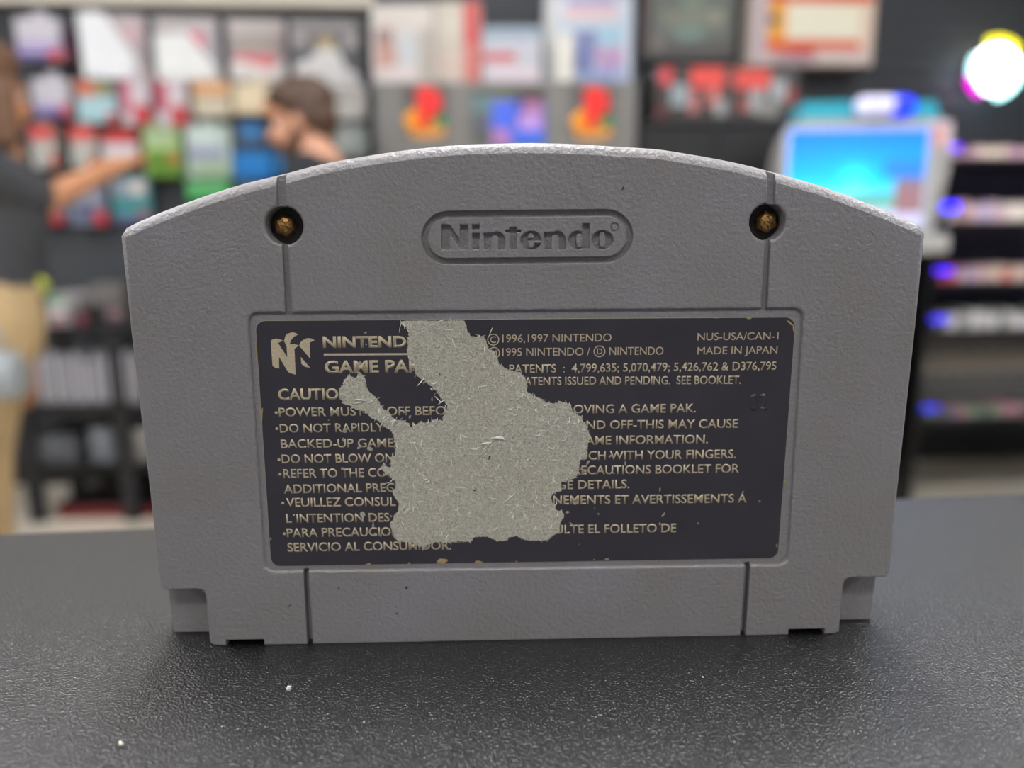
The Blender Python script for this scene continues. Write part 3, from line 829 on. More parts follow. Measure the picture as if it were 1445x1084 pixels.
fb = link('paper_fibre', bm, mat('loose_fibre', (222, 220, 206), 0.85, var=(1200, 0.35)), label); fb['kind'] = 'stuff'
bm = bmesh.new()                               # brighter long fibres, fringe and the folded wisp
for i in range(0, len(torn) - 6):
    if RND.random() < 0.6:
        p = torn[i]; fibre(bm, p[0] + RND.uniform(-1.5, 1.5), p[1] + RND.uniform(-1.5, 1.5), RND.uniform(2, 4.5), 0.5)
for (x, y, L, w, a, c) in [(678, 628, 16, 2.0, -0.45, 0.5), (692, 620, 22, 2.6, -0.5, 0.9), (664, 634, 14, 1.6, 0.4, -0.9), (700, 617, 12, 2.2, -0.2, 0.7), (588, 546, 16, 1.1, -0.9, 0.1), (613, 560, 14, 1.0, 0.5, 0.4),
                           (618, 572, 12, 1.0, -1.0, 0.6), (690, 475, 14, 0.8, -1.3, 0.2), (710, 712, 22, 1.2, -0.9, 0.3), (640, 690, 20, 1.0, -0.5, 0.9), (500, 565, 20, 1.3, -0.3, 0.7), (744, 560, 18, 0.8, 1.1, -0.3), (563, 470, 12, 0.7, -1.5, 0.2), (607, 548, 5, 0.9, 0.8, 0.2)]:
    fibre(bm, x, y, L, w, a, c, 0.0003)
for _ in range(260):
    x = RND.uniform(476, 834); y = RND.uniform(456, 770)
    if inside(x, y): fibre(bm, x, y, RND.uniform(6, 15), RND.uniform(0.6, 1.1), lift=0.0003)
fw = link('paper_wisp', bm, mat('white_fibre', (240, 240, 230), 0.8, var=(1200, 0.15)), label); fw['kind'] = 'stuff'
# small flakes torn off around the patch and chips along the label's edge
m_flake = mat('paper_flake', (178, 172, 158), 0.85, var=(1600, 0.3))
def flake(x, y, rx, ry, a=0.0, m=m_flake, name='paper_flake', parent=label, yt=None):
    n = 11; P = []
    for k in range(n):
        t = 2 * math.pi * k / n; r = RND.uniform(0.65, 1.15)
        dx, dy = rx * r * math.cos(t), ry * r * math.sin(t)
        P.append((x + dx * math.cos(a) - dy * math.sin(a), y + dx * math.sin(a) + dy * math.cos(a)))
    bm = bmesh.new(); yt = YT if yt is None else yt
    prism_bm(bm, PL(P), yt - 0.00006, yt - 0.0000005)
    return link(name, bm, m, parent)
for f in [(542, 596, 0, 0), (486, 609.5, 3.2, 2.6), (484, 622, 2, 3.5), (505.5, 633, 3, 2.2), (521.5, 634.5, 4, 3, 0.4), (482, 662, 1.8, 1.6), (511, 727, 3.6, 5, -0.2), (526, 744, 1.5, 6, 0.1), (517, 752, 3, 1.5, -0.8),
          (528.5, 755, 2.4, 1.3, -0.6), (537, 757, 1.2, 3), (551.3, 730, 1.6, 1.6), (609.3, 564.5, 1.4, 2.6), (578, 589.5, 1.6, 2.6, 0.5), (570, 582, 3.2, 1.2, -0.9), (463, 594, 1.1, 0.9), (801, 724.5, 3, 1.8), (808, 742, 4.5, 1.2, 0.7), (812, 712, 3, 2),
          (830, 654, 1.6, 4, 0.5), (826, 667, 3, 1.2), (866, 682, 1, 1), (883, 655, 1, 4), (866, 669, 2.4, 1.2), (932, 692, 1.2, 3), (937, 728, 4, 1.3, -0.9), (932, 741, 1.5, 2), (1073.5, 709, 1.5, 1.3), (839.5, 719, 1, 0.8), (845, 727, 1.3, 1.3),
          (629, 648, 0, 0), (862, 645, 3.5, 1.2, -0.7), (893, 623, 1.2, 1.6), (515, 470, 2.4, 1.4), (507, 513, 2, 2.4), (516, 487, 1, 1.2), (986, 740, 1.2, 1.2), (818, 770, 0.9, 0.6)]:
    if f[2] > 0: flake(*f)
m_chip = mat('chip_tan', (182, 160, 116), 0.8, var=(1600, 0.35))
for f in [(623.5, 793.8, 8, 4), (675, 795, 6, 2), (520, 798, 3.5, 1.2), (577, 796.5, 2.2, 1.2), (857, 791, 3.5, 1.6), (839, 791.5, 1.6, 1), (729, 794, 2, 0.8), (360.2, 497, 1.2, 16, -0.06), (367.5, 588, 1.6, 10, -0.06), (369, 580, 1.0, 5), (381, 762, 1.2, 2.5),
          (1116, 456, 6, 1.4, 0.75), (1121.5, 464, 1.4, 5, -0.1), (1058, 449.6, 4, 1.8), (1109, 684, 0.8, 7, 0.08), (1097.5, 772, 1, 3), (748, 450.6, 3, 0.6), (1012, 449.3, 4, 0.6), (705, 451.2, 4, 0.5)]:
    flake(*f, m=m_chip, name='edge_chip')
flake(690.5, 646.5, 1.4, 3.4, 0.25, mat('dark_fleck', (24, 20, 18), 0.8), 'dark_fleck', label, YT - 0.00012)
flake(670, 693.3, 2.6, 1.5, 0.3, mat('brown_fleck', (92, 62, 36), 0.8), 'brown_fleck', label, YT - 0.00012)
flake(748.6, 650, 0.9, 0.9, 0, MATS['dark_fleck'], 'dark_fleck', label, YT - 0.00012)
flake(621, 529.5, 0.8, 2.4, -0.5, MATS['dark_fleck'], 'dark_fleck', label, YT - 0.00012)
# marks on the shell
for f in [(879, 266, 1.3, 3.6, 0.5), (573.6, 829.5, 2.4, 1.8, -0.5), (560, 866, 1.6, 1.3), (408.5, 855, 1.8, 1.2, -0.5), (478, 830, 1.8, 1.2, -0.5), (537.5, 264, 0.7, 1.8), (693, 222, 0.5, 1.6), (367.5, 516, 0, 0), (367, 522.5, 0.9, 1.6), (367.7, 526.5, 0.9, 1.5), (1068.5, 463, 0, 0)]:
    if f[2] > 0: flake(*f, m=mat('dirt_speck', (58, 46, 38), 0.8), name='dirt_speck', parent=cart, yt=0.00003)
bm = bmesh.new()
def streak(ptsx, r):
    q3 = [pl(*p) for p in spline(ptsx, 4)]
    tube_bm(bm, [(a[0], 0.0, a[1]) for a in q3], [r * (0.4 + 0.6 * math.sin(math.pi * (i + 0.5) / len(q3))) for i in range(len(q3))], 5)
streak([(805, 226), (812, 246), (822, 268), (838, 291)], 0.00005)
streak([(1252, 477.5), (1262, 474), (1274, 472.5)], 0.00004)
link('scratch', bm, mat('scratch_tan', (116, 104, 92), 0.6), cart)['label'] = 'fine hair scratches in the grey plastic'

# ================================================================== PEOPLE
def remesh(name, bm, vox, m, parent, smooth_it=4):
    o = link('tmp_body', bm)
    r = o.modifiers.new('r', 'REMESH'); r.mode = 'VOXEL'; r.voxel_size = vox
    s = o.modifiers.new('s', 'SMOOTH'); s.iterations = smooth_it; s.factor = 0.5
    me = apply_mods(o); d = o.data; bpy.data.objects.remove(o); bpy.data.meshes.remove(d)
    return link(name, me, m, parent, 60)
def cap_chain(bm, pts, radii, seg=16):
    tube_bm(bm, pts, radii, seg)
    for p, r in zip(pts, radii): ell_bm(bm, p, (r, r, r), seg=seg)
def hand_bm(bm, wrist, direction, up, s=1.0):
    d = Vector(direction).normalized(); u = Vector(up); u = (u - d * u.dot(d)).normalized(); side = d.cross(u)
    w = Vector(wrist)
    cap_chain(bm, [w, w + d * 0.035 * s], [0.026 * s, 0.030 * s])
    for k in range(-1, 3):
        cap_chain(bm, [w + d * 0.03 * s + side * 0.012 * k * s, w + d * 0.085 * s + side * (0.019 * k - 0.008) * s], [0.018 * s, 0.013 * s], 10)
    for k, L in enumerate((0.062, 0.076, 0.082, 0.072)):
        b = w + d * 0.085 * s + side * (0.021 * (k - 1.5)) * s
        p1 = b + d * L * 0.5 * s; p2 = p1 + (d * 0.8 - u * 0.5).normalized() * L * 0.3 * s; p3 = p2 + (d * 0.5 - u * 0.8).normalized() * L * 0.25 * s
        cap_chain(bm, [b, p1, p2, p3], [0.0098, 0.009, 0.0085, 0.0075], 8)
    tb = w + d * 0.03 * s - side * 0.03 * s
    cap_chain(bm, [tb, tb + (d - side * 0.8).normalized() * 0.04 * s, tb + (d - side * 0.8).normalized() * 0.045 * s + d * 0.028 * s - u * 0.006], [0.014, 0.011, 0.009], 8)
m_skin = mat('skin', (214, 158, 128), 0.5, var=(30, 0.08)); m_skin2 = mat('warm_skin', (196, 138, 100), 0.5, var=(30, 0.08))
def person(loc, rz, height, head_c, yaw, joints, label, skin, hair_c, shirt_c, trousers_c, beard=False, long_hair=False, pitch=0.0, group=None):
    """joints in the person's own frame: x right, y forwards, z up"""
    t = empty('person', loc, rz, label, 'person', group)
    J = {k: Vector(v) for k, v in joints.items()}
    bm = bmesh.new()
    hc = Vector(head_c); Rm = Matrix.Rotation(yaw, 3, 'Z') @ Matrix.Rotation(pitch, 3, 'X')
    def H(x, y, z): return hc + Rm @ Vector((x, y, z))
    rot = Rm
    ell_bm(bm, H(0, -0.012, 0.03), (0.076, 0.093, 0.088), rot); ell_bm(bm, H(0, 0.018, -0.03), (0.062, 0.074, 0.082), rot)
    ell_bm(bm, H(0, 0.045, -0.088), (0.034, 0.032, 0.026), rot)                       # chin
    cap_chain(bm, [H(0, 0.088, 0.012), H(0, 0.112, -0.026)], [0.010, 0.015], 10)       # nose
    ell_bm(bm, H(0, 0.09, -0.058), (0.025, 0.012, 0.009), rot)                         # lips
    ell_bm(bm, H(0, 0.084, 0.022), (0.055, 0.012, 0.008), rot)                         # brow
    for s in (-1, 1):
        ell_bm(bm, H(s * 0.077, -0.008, -0.008), (0.011, 0.02, 0.032), rot)            # ears
        ell_bm(bm, H(s * 0.03, 0.082, -0.03), (0.022, 0.018, 0.02), rot)               # cheeks
    cap_chain(bm, [H(0, -0.02, -0.05), J['neck']], [0.056, 0.062])
    cap_chain(bm, [J['neck'], J['chest'], J['waist'], J['hips']], [0.085, 0.135, 0.125, 0.14])
    for s in ('l', 'r'):
        cap_chain(bm, [J['chest'] + Vector((0, 0, 0.08)), J['shoulder_' + s]], [0.07, 0.058])
        cap_chain(bm, [J['shoulder_' + s], J['elbow_' + s], J['wrist_' + s]], [0.055, 0.041, 0.028])
        dd = (J['wrist_' + s] - J['elbow_' + s]).normalized()
        hand_bm(bm, J['wrist_' + s], dd, (0, 0, 1) if abs(dd.z) < 0.8 else (0, 1, 0))
        cap_chain(bm, [J['hips'] + Vector((0.09 if s == 'r' else -0.09, 0, -0.03)), J['knee_' + s], J['ankle_' + s]], [0.092, 0.062, 0.042])
        cap_chain(bm, [J['ankle_' + s], J['ankle_' + s] + Vector((0, 0.13, -0.045))], [0.042, 0.03])
    remesh('body', bm, 0.0075, skin, t)
    for s in (-1, 1):                                                                  # eyes
        b2 = bmesh.new(); ell_bm(b2, H(s * 0.031, 0.076, 0.004), (0.0125, 0.0125, 0.008), rot, 14)
        e = link('eye', b2, mat('eye_white', (225, 222, 216), 0.2), t, 60)
        b2 = bmesh.new(); ell_bm(b2, H(s * 0.031, 0.0875, 0.004), (0.005, 0.003, 0.005), rot, 10); link('iris', b2, mat('iris_brown', (60, 40, 25), 0.2), e, 60)
    hm = mat('hair_' + label[:9].replace(' ', '_'), hair_c, 0.55, var=(60, 0.3), bump=[(120, 0.5, 0.004)])
    bm = bmesh.new()
    ell_bm(bm, H(0, -0.03, 0.052), (0.09, 0.102, 0.088), rot); ell_bm(bm, H(0, 0.03, 0.092), (0.068, 0.062, 0.038), rot); ell_bm(bm, H(0, -0.062, -0.005), (0.078, 0.058, 0.07), rot)
    for s in (-1, 1): ell_bm(bm, H(s * 0.066, -0.028, 0.02), (0.022, 0.045, 0.055), rot)
    if long_hair:
        cap_chain(bm, [H(0, -0.07, 0.0), H(0, -0.085, -0.10), H(0, -0.09, -0.2)], [0.085, 0.078, 0.05])
        for s in (-1, 1): cap_chain(bm, [H(s * 0.068, -0.02, 0.0), H(s * 0.075, -0.03, -0.12)], [0.034, 0.028])
    remesh('hair', bm, 0.008, hm, t)
    if beard:
        bm = bmesh.new()
        ell_bm(bm, H(0, 0.05, -0.085), (0.05, 0.047, 0.036), rot); ell_bm(bm, H(0, 0.098, -0.045), (0.028, 0.010, 0.007), rot)
        for s in (-1, 1): cap_chain(bm, [H(s * 0.068, 0.005, -0.02), H(s * 0.055, 0.03, -0.07), H(s * 0.025, 0.07, -0.09)], [0.014, 0.022, 0.025], 10)
        remesh('beard', bm, 0.007, hm, t)
    sm = mat('shirt_' + str(shirt_c), shirt_c, 0.85, var=(25, 0.15)); pm = mat('trousers_' + str(trousers_c), trousers_c, 0.85, var=(25, 0.12))
    bm = bmesh.new()
    cap_chain(bm, [J['neck'] - Vector((0, 0, 0.045)), J['chest'], J['waist'], J['hips'] + Vector((0, 0, 0.07))], [0.092, 0.152, 0.140, 0.150])
    for s in ('l', 'r'):
        cap_chain(bm, [J['chest'] + Vector((0, 0, 0.085)), J['shoulder_' + s]], [0.085, 0.074])
        cap_chain(bm, [J['shoulder_' + s], J['shoulder_' + s].lerp(J['elbow_' + s], 0.8)], [0.074, 0.064])
    remesh('shirt', bm, 0.012, sm, t)
    bm = bmesh.new()
    cap_chain(bm, [J['hips'] + Vector((0, 0, 0.05)), J['hips'] - Vector((0, 0, 0.03))], [0.158, 0.16])
    for s in ('l', 'r'):
        cap_chain(bm, [J['hips'] + Vector((0.085 if s == 'r' else -0.085, 0, -0.03)), J['knee_' + s], J['ankle_' + s] + Vector((0, 0, 0.03))], [0.112, 0.083, 0.07])
    remesh('trousers', bm, 0.012, pm, t)
    for s in ('l', 'r'):
        bm = bmesh.new(); a = J['ankle_' + s]
        ell_bm(bm, a + Vector((0, 0.05, -0.05)), (0.05, 0.14, 0.045)); ell_bm(bm, a + Vector((0, -0.02, -0.02)), (0.048, 0.055, 0.06))
        bmesh.ops.bisect_plane(bm, geom=bm.verts[:] + bm.edges[:] + bm.faces[:], plane_co=(0, 0, 0.0), plane_no=(0, 0, -1), clear_outer=True)
        link('shoe', bm, mat('shoe_black', (30, 30, 32), 0.5), t, 50)
    return t
def std_joints(h=1.68, lean=0.0):
    return dict(neck=(0, lean, h - 0.27), chest=(0, lean * 0.7, h - 0.42), waist=(0, lean * 0.3, h - 0.64), hips=(0, 0, h - 0.8),
                shoulder_l=(-0.185, lean * 0.9, h - 0.31), shoulder_r=(0.185, lean * 0.9, h - 0.31),
                elbow_l=(-0.24, lean * 0.8, h - 0.60), elbow_r=(0.24, lean * 0.8, h - 0.60), wrist_l=(-0.22, lean + 0.18, h - 0.72), wrist_r=(0.22, lean + 0.18, h - 0.72),
                knee_l=(-0.1, 0.02, 0.5), knee_r=(0.1, 0.02, 0.5), ankle_l=(-0.11, -0.02, 0.09), ankle_r=(0.11, -0.02, 0.09))
# man in profile: faces left in the picture
HP = ony(430, 172, 2.62)
hz = float(HP[2])
j = std_joints(hz + 0.13, 0.10)
person((HP[0] + 0.13, HP[1], 0), math.radians(90), 1.62, (0, 0.14, hz), 0.0, j, 'bearded man with short dark hair in a black shirt, in profile behind the cartridge',
       m_skin, (84, 60, 44), (32, 34, 38), (44, 46, 54), beard=True, pitch=math.radians(-14))
# shopper at the left edge, arm stretched to the pegs
HP2 = ony(-40, 130, 2.05); hz2 = float(HP2[2])
rz2 = math.radians(-72)
j = std_joints(hz2 + 0.13, 0.05)
base2 = Vector((HP2[0] - 0.045, HP2[1], 0)); Mi2 = (Matrix.Translation(base2) @ Matrix.Rotation(rz2, 4, 'Z')).inverted()
el = Mi2 @ Vector(ony(62, 283, 2.10)); wr = Mi2 @ Vector(ony(150, 240, 2.32))
j['elbow_r'] = tuple(el); j['wrist_r'] = tuple(wr); j['hips'] = (0, -0.02, hz2 + 0.13 - 0.70); j['waist'] = (0, 0, hz2 + 0.13 - 0.56); j['knee_l'] = (-0.1, -0.09, 0.5); j['knee_r'] = (0.1, -0.09, 0.5); j['ankle_l'] = (-0.11, -0.12, 0.09); j['ankle_r'] = (0.11, -0.12, 0.09); j['elbow_l'] = (-0.22, -0.02, hz2 - 0.47); j['wrist_l'] = (-0.2, 0.02, hz2 - 0.70)
person(tuple(base2), rz2, 1.68, (0, 0.07, hz2), math.radians(58), j, 'shopper with brown hair, dark grey shirt and khaki trousers, reaching towards the wall', m_skin2,
       (112, 78, 54), (66, 68, 72), (186, 160, 118), long_hair=True)

# ================================================================== GOODS ON THE BACK WALL
WHITE = (232, 230, 228)
def carton(name, label, cat, rect, depth, base, rects=(), group=None, off=0.035, hook=True, m=None, px=True, bev=0.003, y_round=0):
    """boxed goods hung on the slats; rect in photo pixels; rects (photo pixels) are inks on its front"""
    dim = lambda c: tuple(int(v * 0.94) for v in c)
    base = dim(base); rects = [r[:4] + (dim(r[4]),) for r in rects]
    x0, y0, x1, y1 = rect
    s0, z1 = wl(x0, y0, off + depth); s1, z0 = wl(x1, y1, off + depth)
    t = empty(name, wpos((s0 + s1) / 2, 0, z0), WANG, label, cat, group)
    w = (s1 - s0) / 2; h = z1 - z0
    cm = m or mat('card_' + '%02x%02x%02x' % tuple(base), base, 0.45, var=(20, 0.06))
    box('carton', (-w, w, -off - depth, -off, 0, h), cm, t, bev=bev)
    fr = [((a - x0) / (x1 - x0), (b - y0) / (y1 - y0), (c - x0) / (x1 - x0), (d - y0) / (y1 - y0), col) for a, b, c, d, col in rects]
    if fr: ink_panel('printed_front', -w * 0.985, w * 0.985, h * 0.012, h * 0.988, -off - depth - 0.0012, fr, base, t)
    if hook:
        bm = bmesh.new(); tube_bm(bm, [(0, 0.002, h + 0.018), (0, -off - depth * 0.9, h + 0.018), (0, -off - depth - 0.01, h + 0.028)], 0.003, 8)
        link('peg_hook', bm, m_chrome, t)
        bm = bmesh.new(); box_bm(bm, -min(w * 0.4, 0.03), min(w * 0.4, 0.03), -off - depth * 0.5 - 0.001, -off - depth * 0.5 + 0.001, h - 0.002, h + 0.03)
        link('hang_tab', bm, cm, t)
    return t
def blister(label, rect, card, insert, inks, group):
    x0, y0, x1, y1 = rect; off, depth = 0.03, 0.07
    s0, z1 = wl(x0, y0, off + depth); s1, z0 = wl(x1, y1, off + depth)
    t = empty('blister_pack', wpos((s0 + s1) / 2, 0, z0), WANG, label, 'blister pack', group)
    w = (s1 - s0) / 2; h = z1 - z0
    fr = [((a - x0) / (x1 - x0), (b - y0) / (y1 - y0), (c - x0) / (x1 - x0), (d - y0) / (y1 - y0), col) for a, b, c, d, col in inks]
    ink_panel('backing_card', -w, w, 0, h, -off, fr, card, t, thick=0.003)
    bm = bmesh.new(); P = [(-w + (px - x0) / (x1 - x0) * 2 * w, h - (py - y0) / (y1 - y0) * h) for px, py in insert[0]]
    prism_bm(bm, P, -off - 0.05, -off - 0.002); link('moulded_tray', bm, mat('tray_%02x%02x%02x' % insert[1], insert[1], 0.4, var=(10, 0.04)), t)
    bm = bmesh.new(); box_bm(bm, -w * 0.96, w * 0.96, -off - depth, -off - depth + 0.002, h * 0.04, h * 0.95, 0)
    for a in ((-w * 0.96, -w * 0.96 + 0.002), (w * 0.96 - 0.002, w * 0.96)): box_bm(bm, a[0], a[1], -off - depth + 0.002, -off, h * 0.04, h * 0.95)
    link('clear_shell', bm, mat('clear_plastic', (235, 235, 238), 0.12, alpha=0.07), t)
    bm = bmesh.new(); tube_bm(bm, [(0, 0.002, h + 0.012), (0, -off - depth, h + 0.012), (0, -off - depth - 0.01, h + 0.022)], 0.003, 8); link('peg_hook', bm, m_chrome, t)
    return t
PUR = (128, 112, 176); RED = (214, 60, 66); PINK = (224, 176, 184)
G1 = 'boxed accessories on the slatwall'
carton('accessory_box', 'large white box with a purple lower edge and red corner, top left of the wall', 'box', (19, 24, 88, 85), 0.06, (214, 210, 218),
       [(19, 58, 88, 76, (186, 172, 214)), (19, 76, 88, 86, (96, 84, 150)), (68, 70, 88, 86, RED)], G1)
carton('accessory_box', 'dark maroon box edge showing beside the large white and purple box', 'box', (88, 44, 102, 86), 0.05, (70, 30, 62), [(88, 66, 102, 86, (130, 36, 66))], G1)
blister('tall clear pack with a white slanted insert, left of the two white ones', (104, 12, 203, 109), (168, 156, 158), ([(104, 14), (143, 14), (186, 80), (190, 108), (106, 108)], (240, 242, 244)),
        [(104, 90, 203, 109, (214, 190, 186)), (160, 26, 196, 52, (196, 160, 164))], 'big clear packs in the top row')
blister('tall clear pack with white slanted insert and pink spot, right of the two white ones', (208, 18, 306, 112), (164, 156, 160), ([(212, 48), (262, 44), (300, 92), (306, 110), (212, 112)], (238, 240, 236)),
        [(258, 38, 284, 60, (214, 96, 116)), (208, 18, 306, 34, (178, 166, 164))], 'big clear packs in the top row')
blister('clear pack with a dull brown card and red band', (314, 20, 400, 110), (136, 116, 110), ([(318, 88), (334, 84), (380, 96), (400, 84), (398, 110), (318, 110)], (222, 216, 212)),
        [(314, 20, 400, 42, (176, 164, 160)), (322, 70, 382, 96, (206, 62, 68)), (322, 46, 380, 58, (140, 128, 104))], 'big clear packs in the top row')
blister('clear pack with a black card, gold top and white parts', (404, 20, 506, 118), (38, 38, 39), ([(432, 82), (448, 66), (476, 68), (486, 96), (502, 100), (506, 118), (408, 118), (412, 90)], (216, 214, 212)),
        [(404, 22, 506, 38, (130, 124, 122)), (442, 46, 470, 64, (176, 150, 88)), (404, 42, 428, 56, (170, 160, 158)), (484, 42, 504, 60, (170, 160, 158))], 'big clear packs in the top row')
# second row
carton('accessory_box', 'smaller white box with a purple foot in the second row, nearest the shopper', 'box', (43, 110, 100, 165), 0.06, (208, 204, 212), [(43, 146, 100, 156, (180, 166, 206)), (43, 156, 100, 166, (100, 86, 156)), (86, 148, 103, 166, RED)], G1)
carton('accessory_box', 'orange topped box with a pale blue lower half', 'box', (105, 112, 167, 172), 0.06, (178, 214, 222), [(105, 112, 134, 136, (214, 120, 92)), (134, 112, 156, 136, (156, 150, 104)), (156, 112, 167, 136, (110, 100, 90)), (150, 160, 168, 172, (206, 60, 62))], G1)
carton('accessory_box', 'white and pink box with a red lower corner, left of an alike pair', 'box', (168, 112, 213, 176), 0.06, (218, 206, 212), [(168, 112, 184, 160, (208, 110, 130)), (188, 148, 213, 177, (204, 44, 52))], G1)
carton('accessory_box', 'white and pink box with a red lower corner, right of an alike pair', 'box', (217, 114, 266, 178), 0.06, (216, 204, 210), [(217, 114, 236, 158, (196, 84, 106)), (240, 150, 266, 179, (202, 44, 52))], G1)
carton('accessory_box', 'cream box with an orange top band', 'box', (270, 114, 326, 164), 0.07, (214, 204, 178), [(270, 114, 326, 134, (228, 172, 120)), (270, 134, 326, 139, (150, 136, 104))], G1)
carton('accessory_box', 'plain cream box with an orange lower corner', 'box', (328, 117, 391, 160), 0.08, (232, 214, 178), [(370, 146, 391, 160, (226, 150, 104)), (328, 117, 391, 122, (226, 214, 190))], G1)
carton('accessory_box', 'light grey and white box hanging behind the bearded man', 'box', (466, 121, 516, 168), 0.06, (196, 190, 186), [(470, 140, 500, 144, (70, 68, 66)), (472, 146, 508, 160, (206, 206, 196))], G1)
carton('accessory_box', 'pale grey green box lowest behind the bearded man', 'box', (470, 176, 519, 222), 0.05, (150, 158, 154), [(474, 190, 508, 206, (182, 188, 184))], G1)
carton('accessory_box', 'small red box above the bearded man', 'box', (394, 121, 412, 136), 0.04, (206, 50, 54), [(397, 125, 408, 130, (220, 90, 90))], G1)
# third row
carton('accessory_tub', 'red lidded grey tub, left of two alike in the third row', 'tub', (40, 176, 82, 236), 0.06, (188, 188, 180), [(40, 176, 82, 197, (222, 84, 80)), (72, 216, 92, 236, (210, 62, 50))], G1)
carton('accessory_tub', 'red lidded grey tub, right of two alike in the third row', 'tub', (96, 178, 138, 236), 0.06, (190, 190, 182), [(96, 178, 138, 198, (222, 84, 80)), (124, 222, 138, 236, (222, 106, 60))], G1)
carton('accessory_box', 'red box with glossy white lower half', 'box', (142, 184, 198, 236), 0.06, (150, 60, 50), [(146, 184, 192, 202, (206, 70, 70)), (142, 202, 196, 224, (216, 214, 222)), (146, 224, 198, 236, (170, 70, 40))], G1)
carton('game_box', 'green and white game box beside the red box', 'box', (200, 178, 258, 250), 0.05, (150, 186, 116), [(200, 182, 252, 206, (176, 198, 150)), (206, 206, 256, 250, (98, 146, 44)), (236, 216, 254, 232, (180, 120, 60)), (200, 206, 256, 212, (180, 214, 130))], G1)
carton('game_box', 'pale mint game box with lilac lower band', 'box', (260, 176, 328, 250), 0.05, (190, 206, 194), [(262, 176, 310, 206, (206, 224, 216)), (262, 208, 320, 224, (156, 158, 190)), (270, 226, 328, 250, (168, 190, 160))], G1)
carton('game_box', 'grey box with a round blue badge', 'box', (330, 172, 374, 206), 0.05, (70, 80, 88), [(338, 172, 372, 198, (44, 118, 176))], G1)
carton('game_box', 'bright blue game box, wider, below the round badge', 'box', (328, 208, 384, 252), 0.05, (24, 128, 206), [(328, 208, 384, 214, (40, 60, 80))], G1)
carton('game_box', 'bright blue game box, narrower, beside the bearded man', 'box', (388, 214, 422, 250), 0.05, (36, 132, 196), [(388, 214, 422, 222, (70, 120, 160))], G1)
# fourth row
carton('accessory_box', 'grey blue box with a red dot, lowest left, under the arm', 'box', (45, 288, 90, 316), 0.05, (150, 158, 184), [(70, 302, 91, 317, (206, 62, 66))], G1)
carton('accessory_box', 'grey blue box with a red dot, second from the left in the lowest row', 'box', (94, 262, 152, 318), 0.05, (132, 138, 156), [(94, 262, 140, 282, (170, 172, 184)), (106, 290, 134, 312, (90, 98, 130)), (132, 298, 152, 318, (206, 60, 66))], G1)
carton('accessory_box', 'teal box with a grey top and a pale spot', 'box', (156, 252, 214, 314), 0.05, (72, 146, 148), [(156, 252, 214, 276, (150, 160, 172)), (186, 254, 206, 274, (222, 214, 208)), (156, 304, 214, 314, (110, 116, 156)), (192, 298, 214, 306, (170, 86, 90))], G1)  # pale spot inked on the grey top band
carton('game_box', 'bright green game box in the lowest row', 'box', (262, 254, 326, 282), 0.05, (70, 176, 92), [(262, 256, 318, 268, (120, 190, 130))], G1)
carton('game_box', 'blue grey game box next to the bright green one', 'box', (330, 256, 380, 292), 0.05, (60, 72, 92), [(336, 260, 370, 276, (90, 110, 130))], G1)
# plain charcoal panel below the rows
pn = empty('charcoal_board', wpos(0), WANG, 'plain charcoal board under the hanging boxes', 'board')
s0, z1 = wl(62, 324, 0.02); s1, z0 = wl(330, 428, 0.02)
box('panel_board', (s0, s1, -0.02, -0.001, z0, z1), mat('charcoal_panel', (70, 74, 78), 0.7, var=(5, 0.12)), pn, bev=0.002)
box('panel_lip', (s0, s1, -0.035, -0.02, z0 - 0.012, z0 + 0.006), m_blackm, pn, bev=0.002)

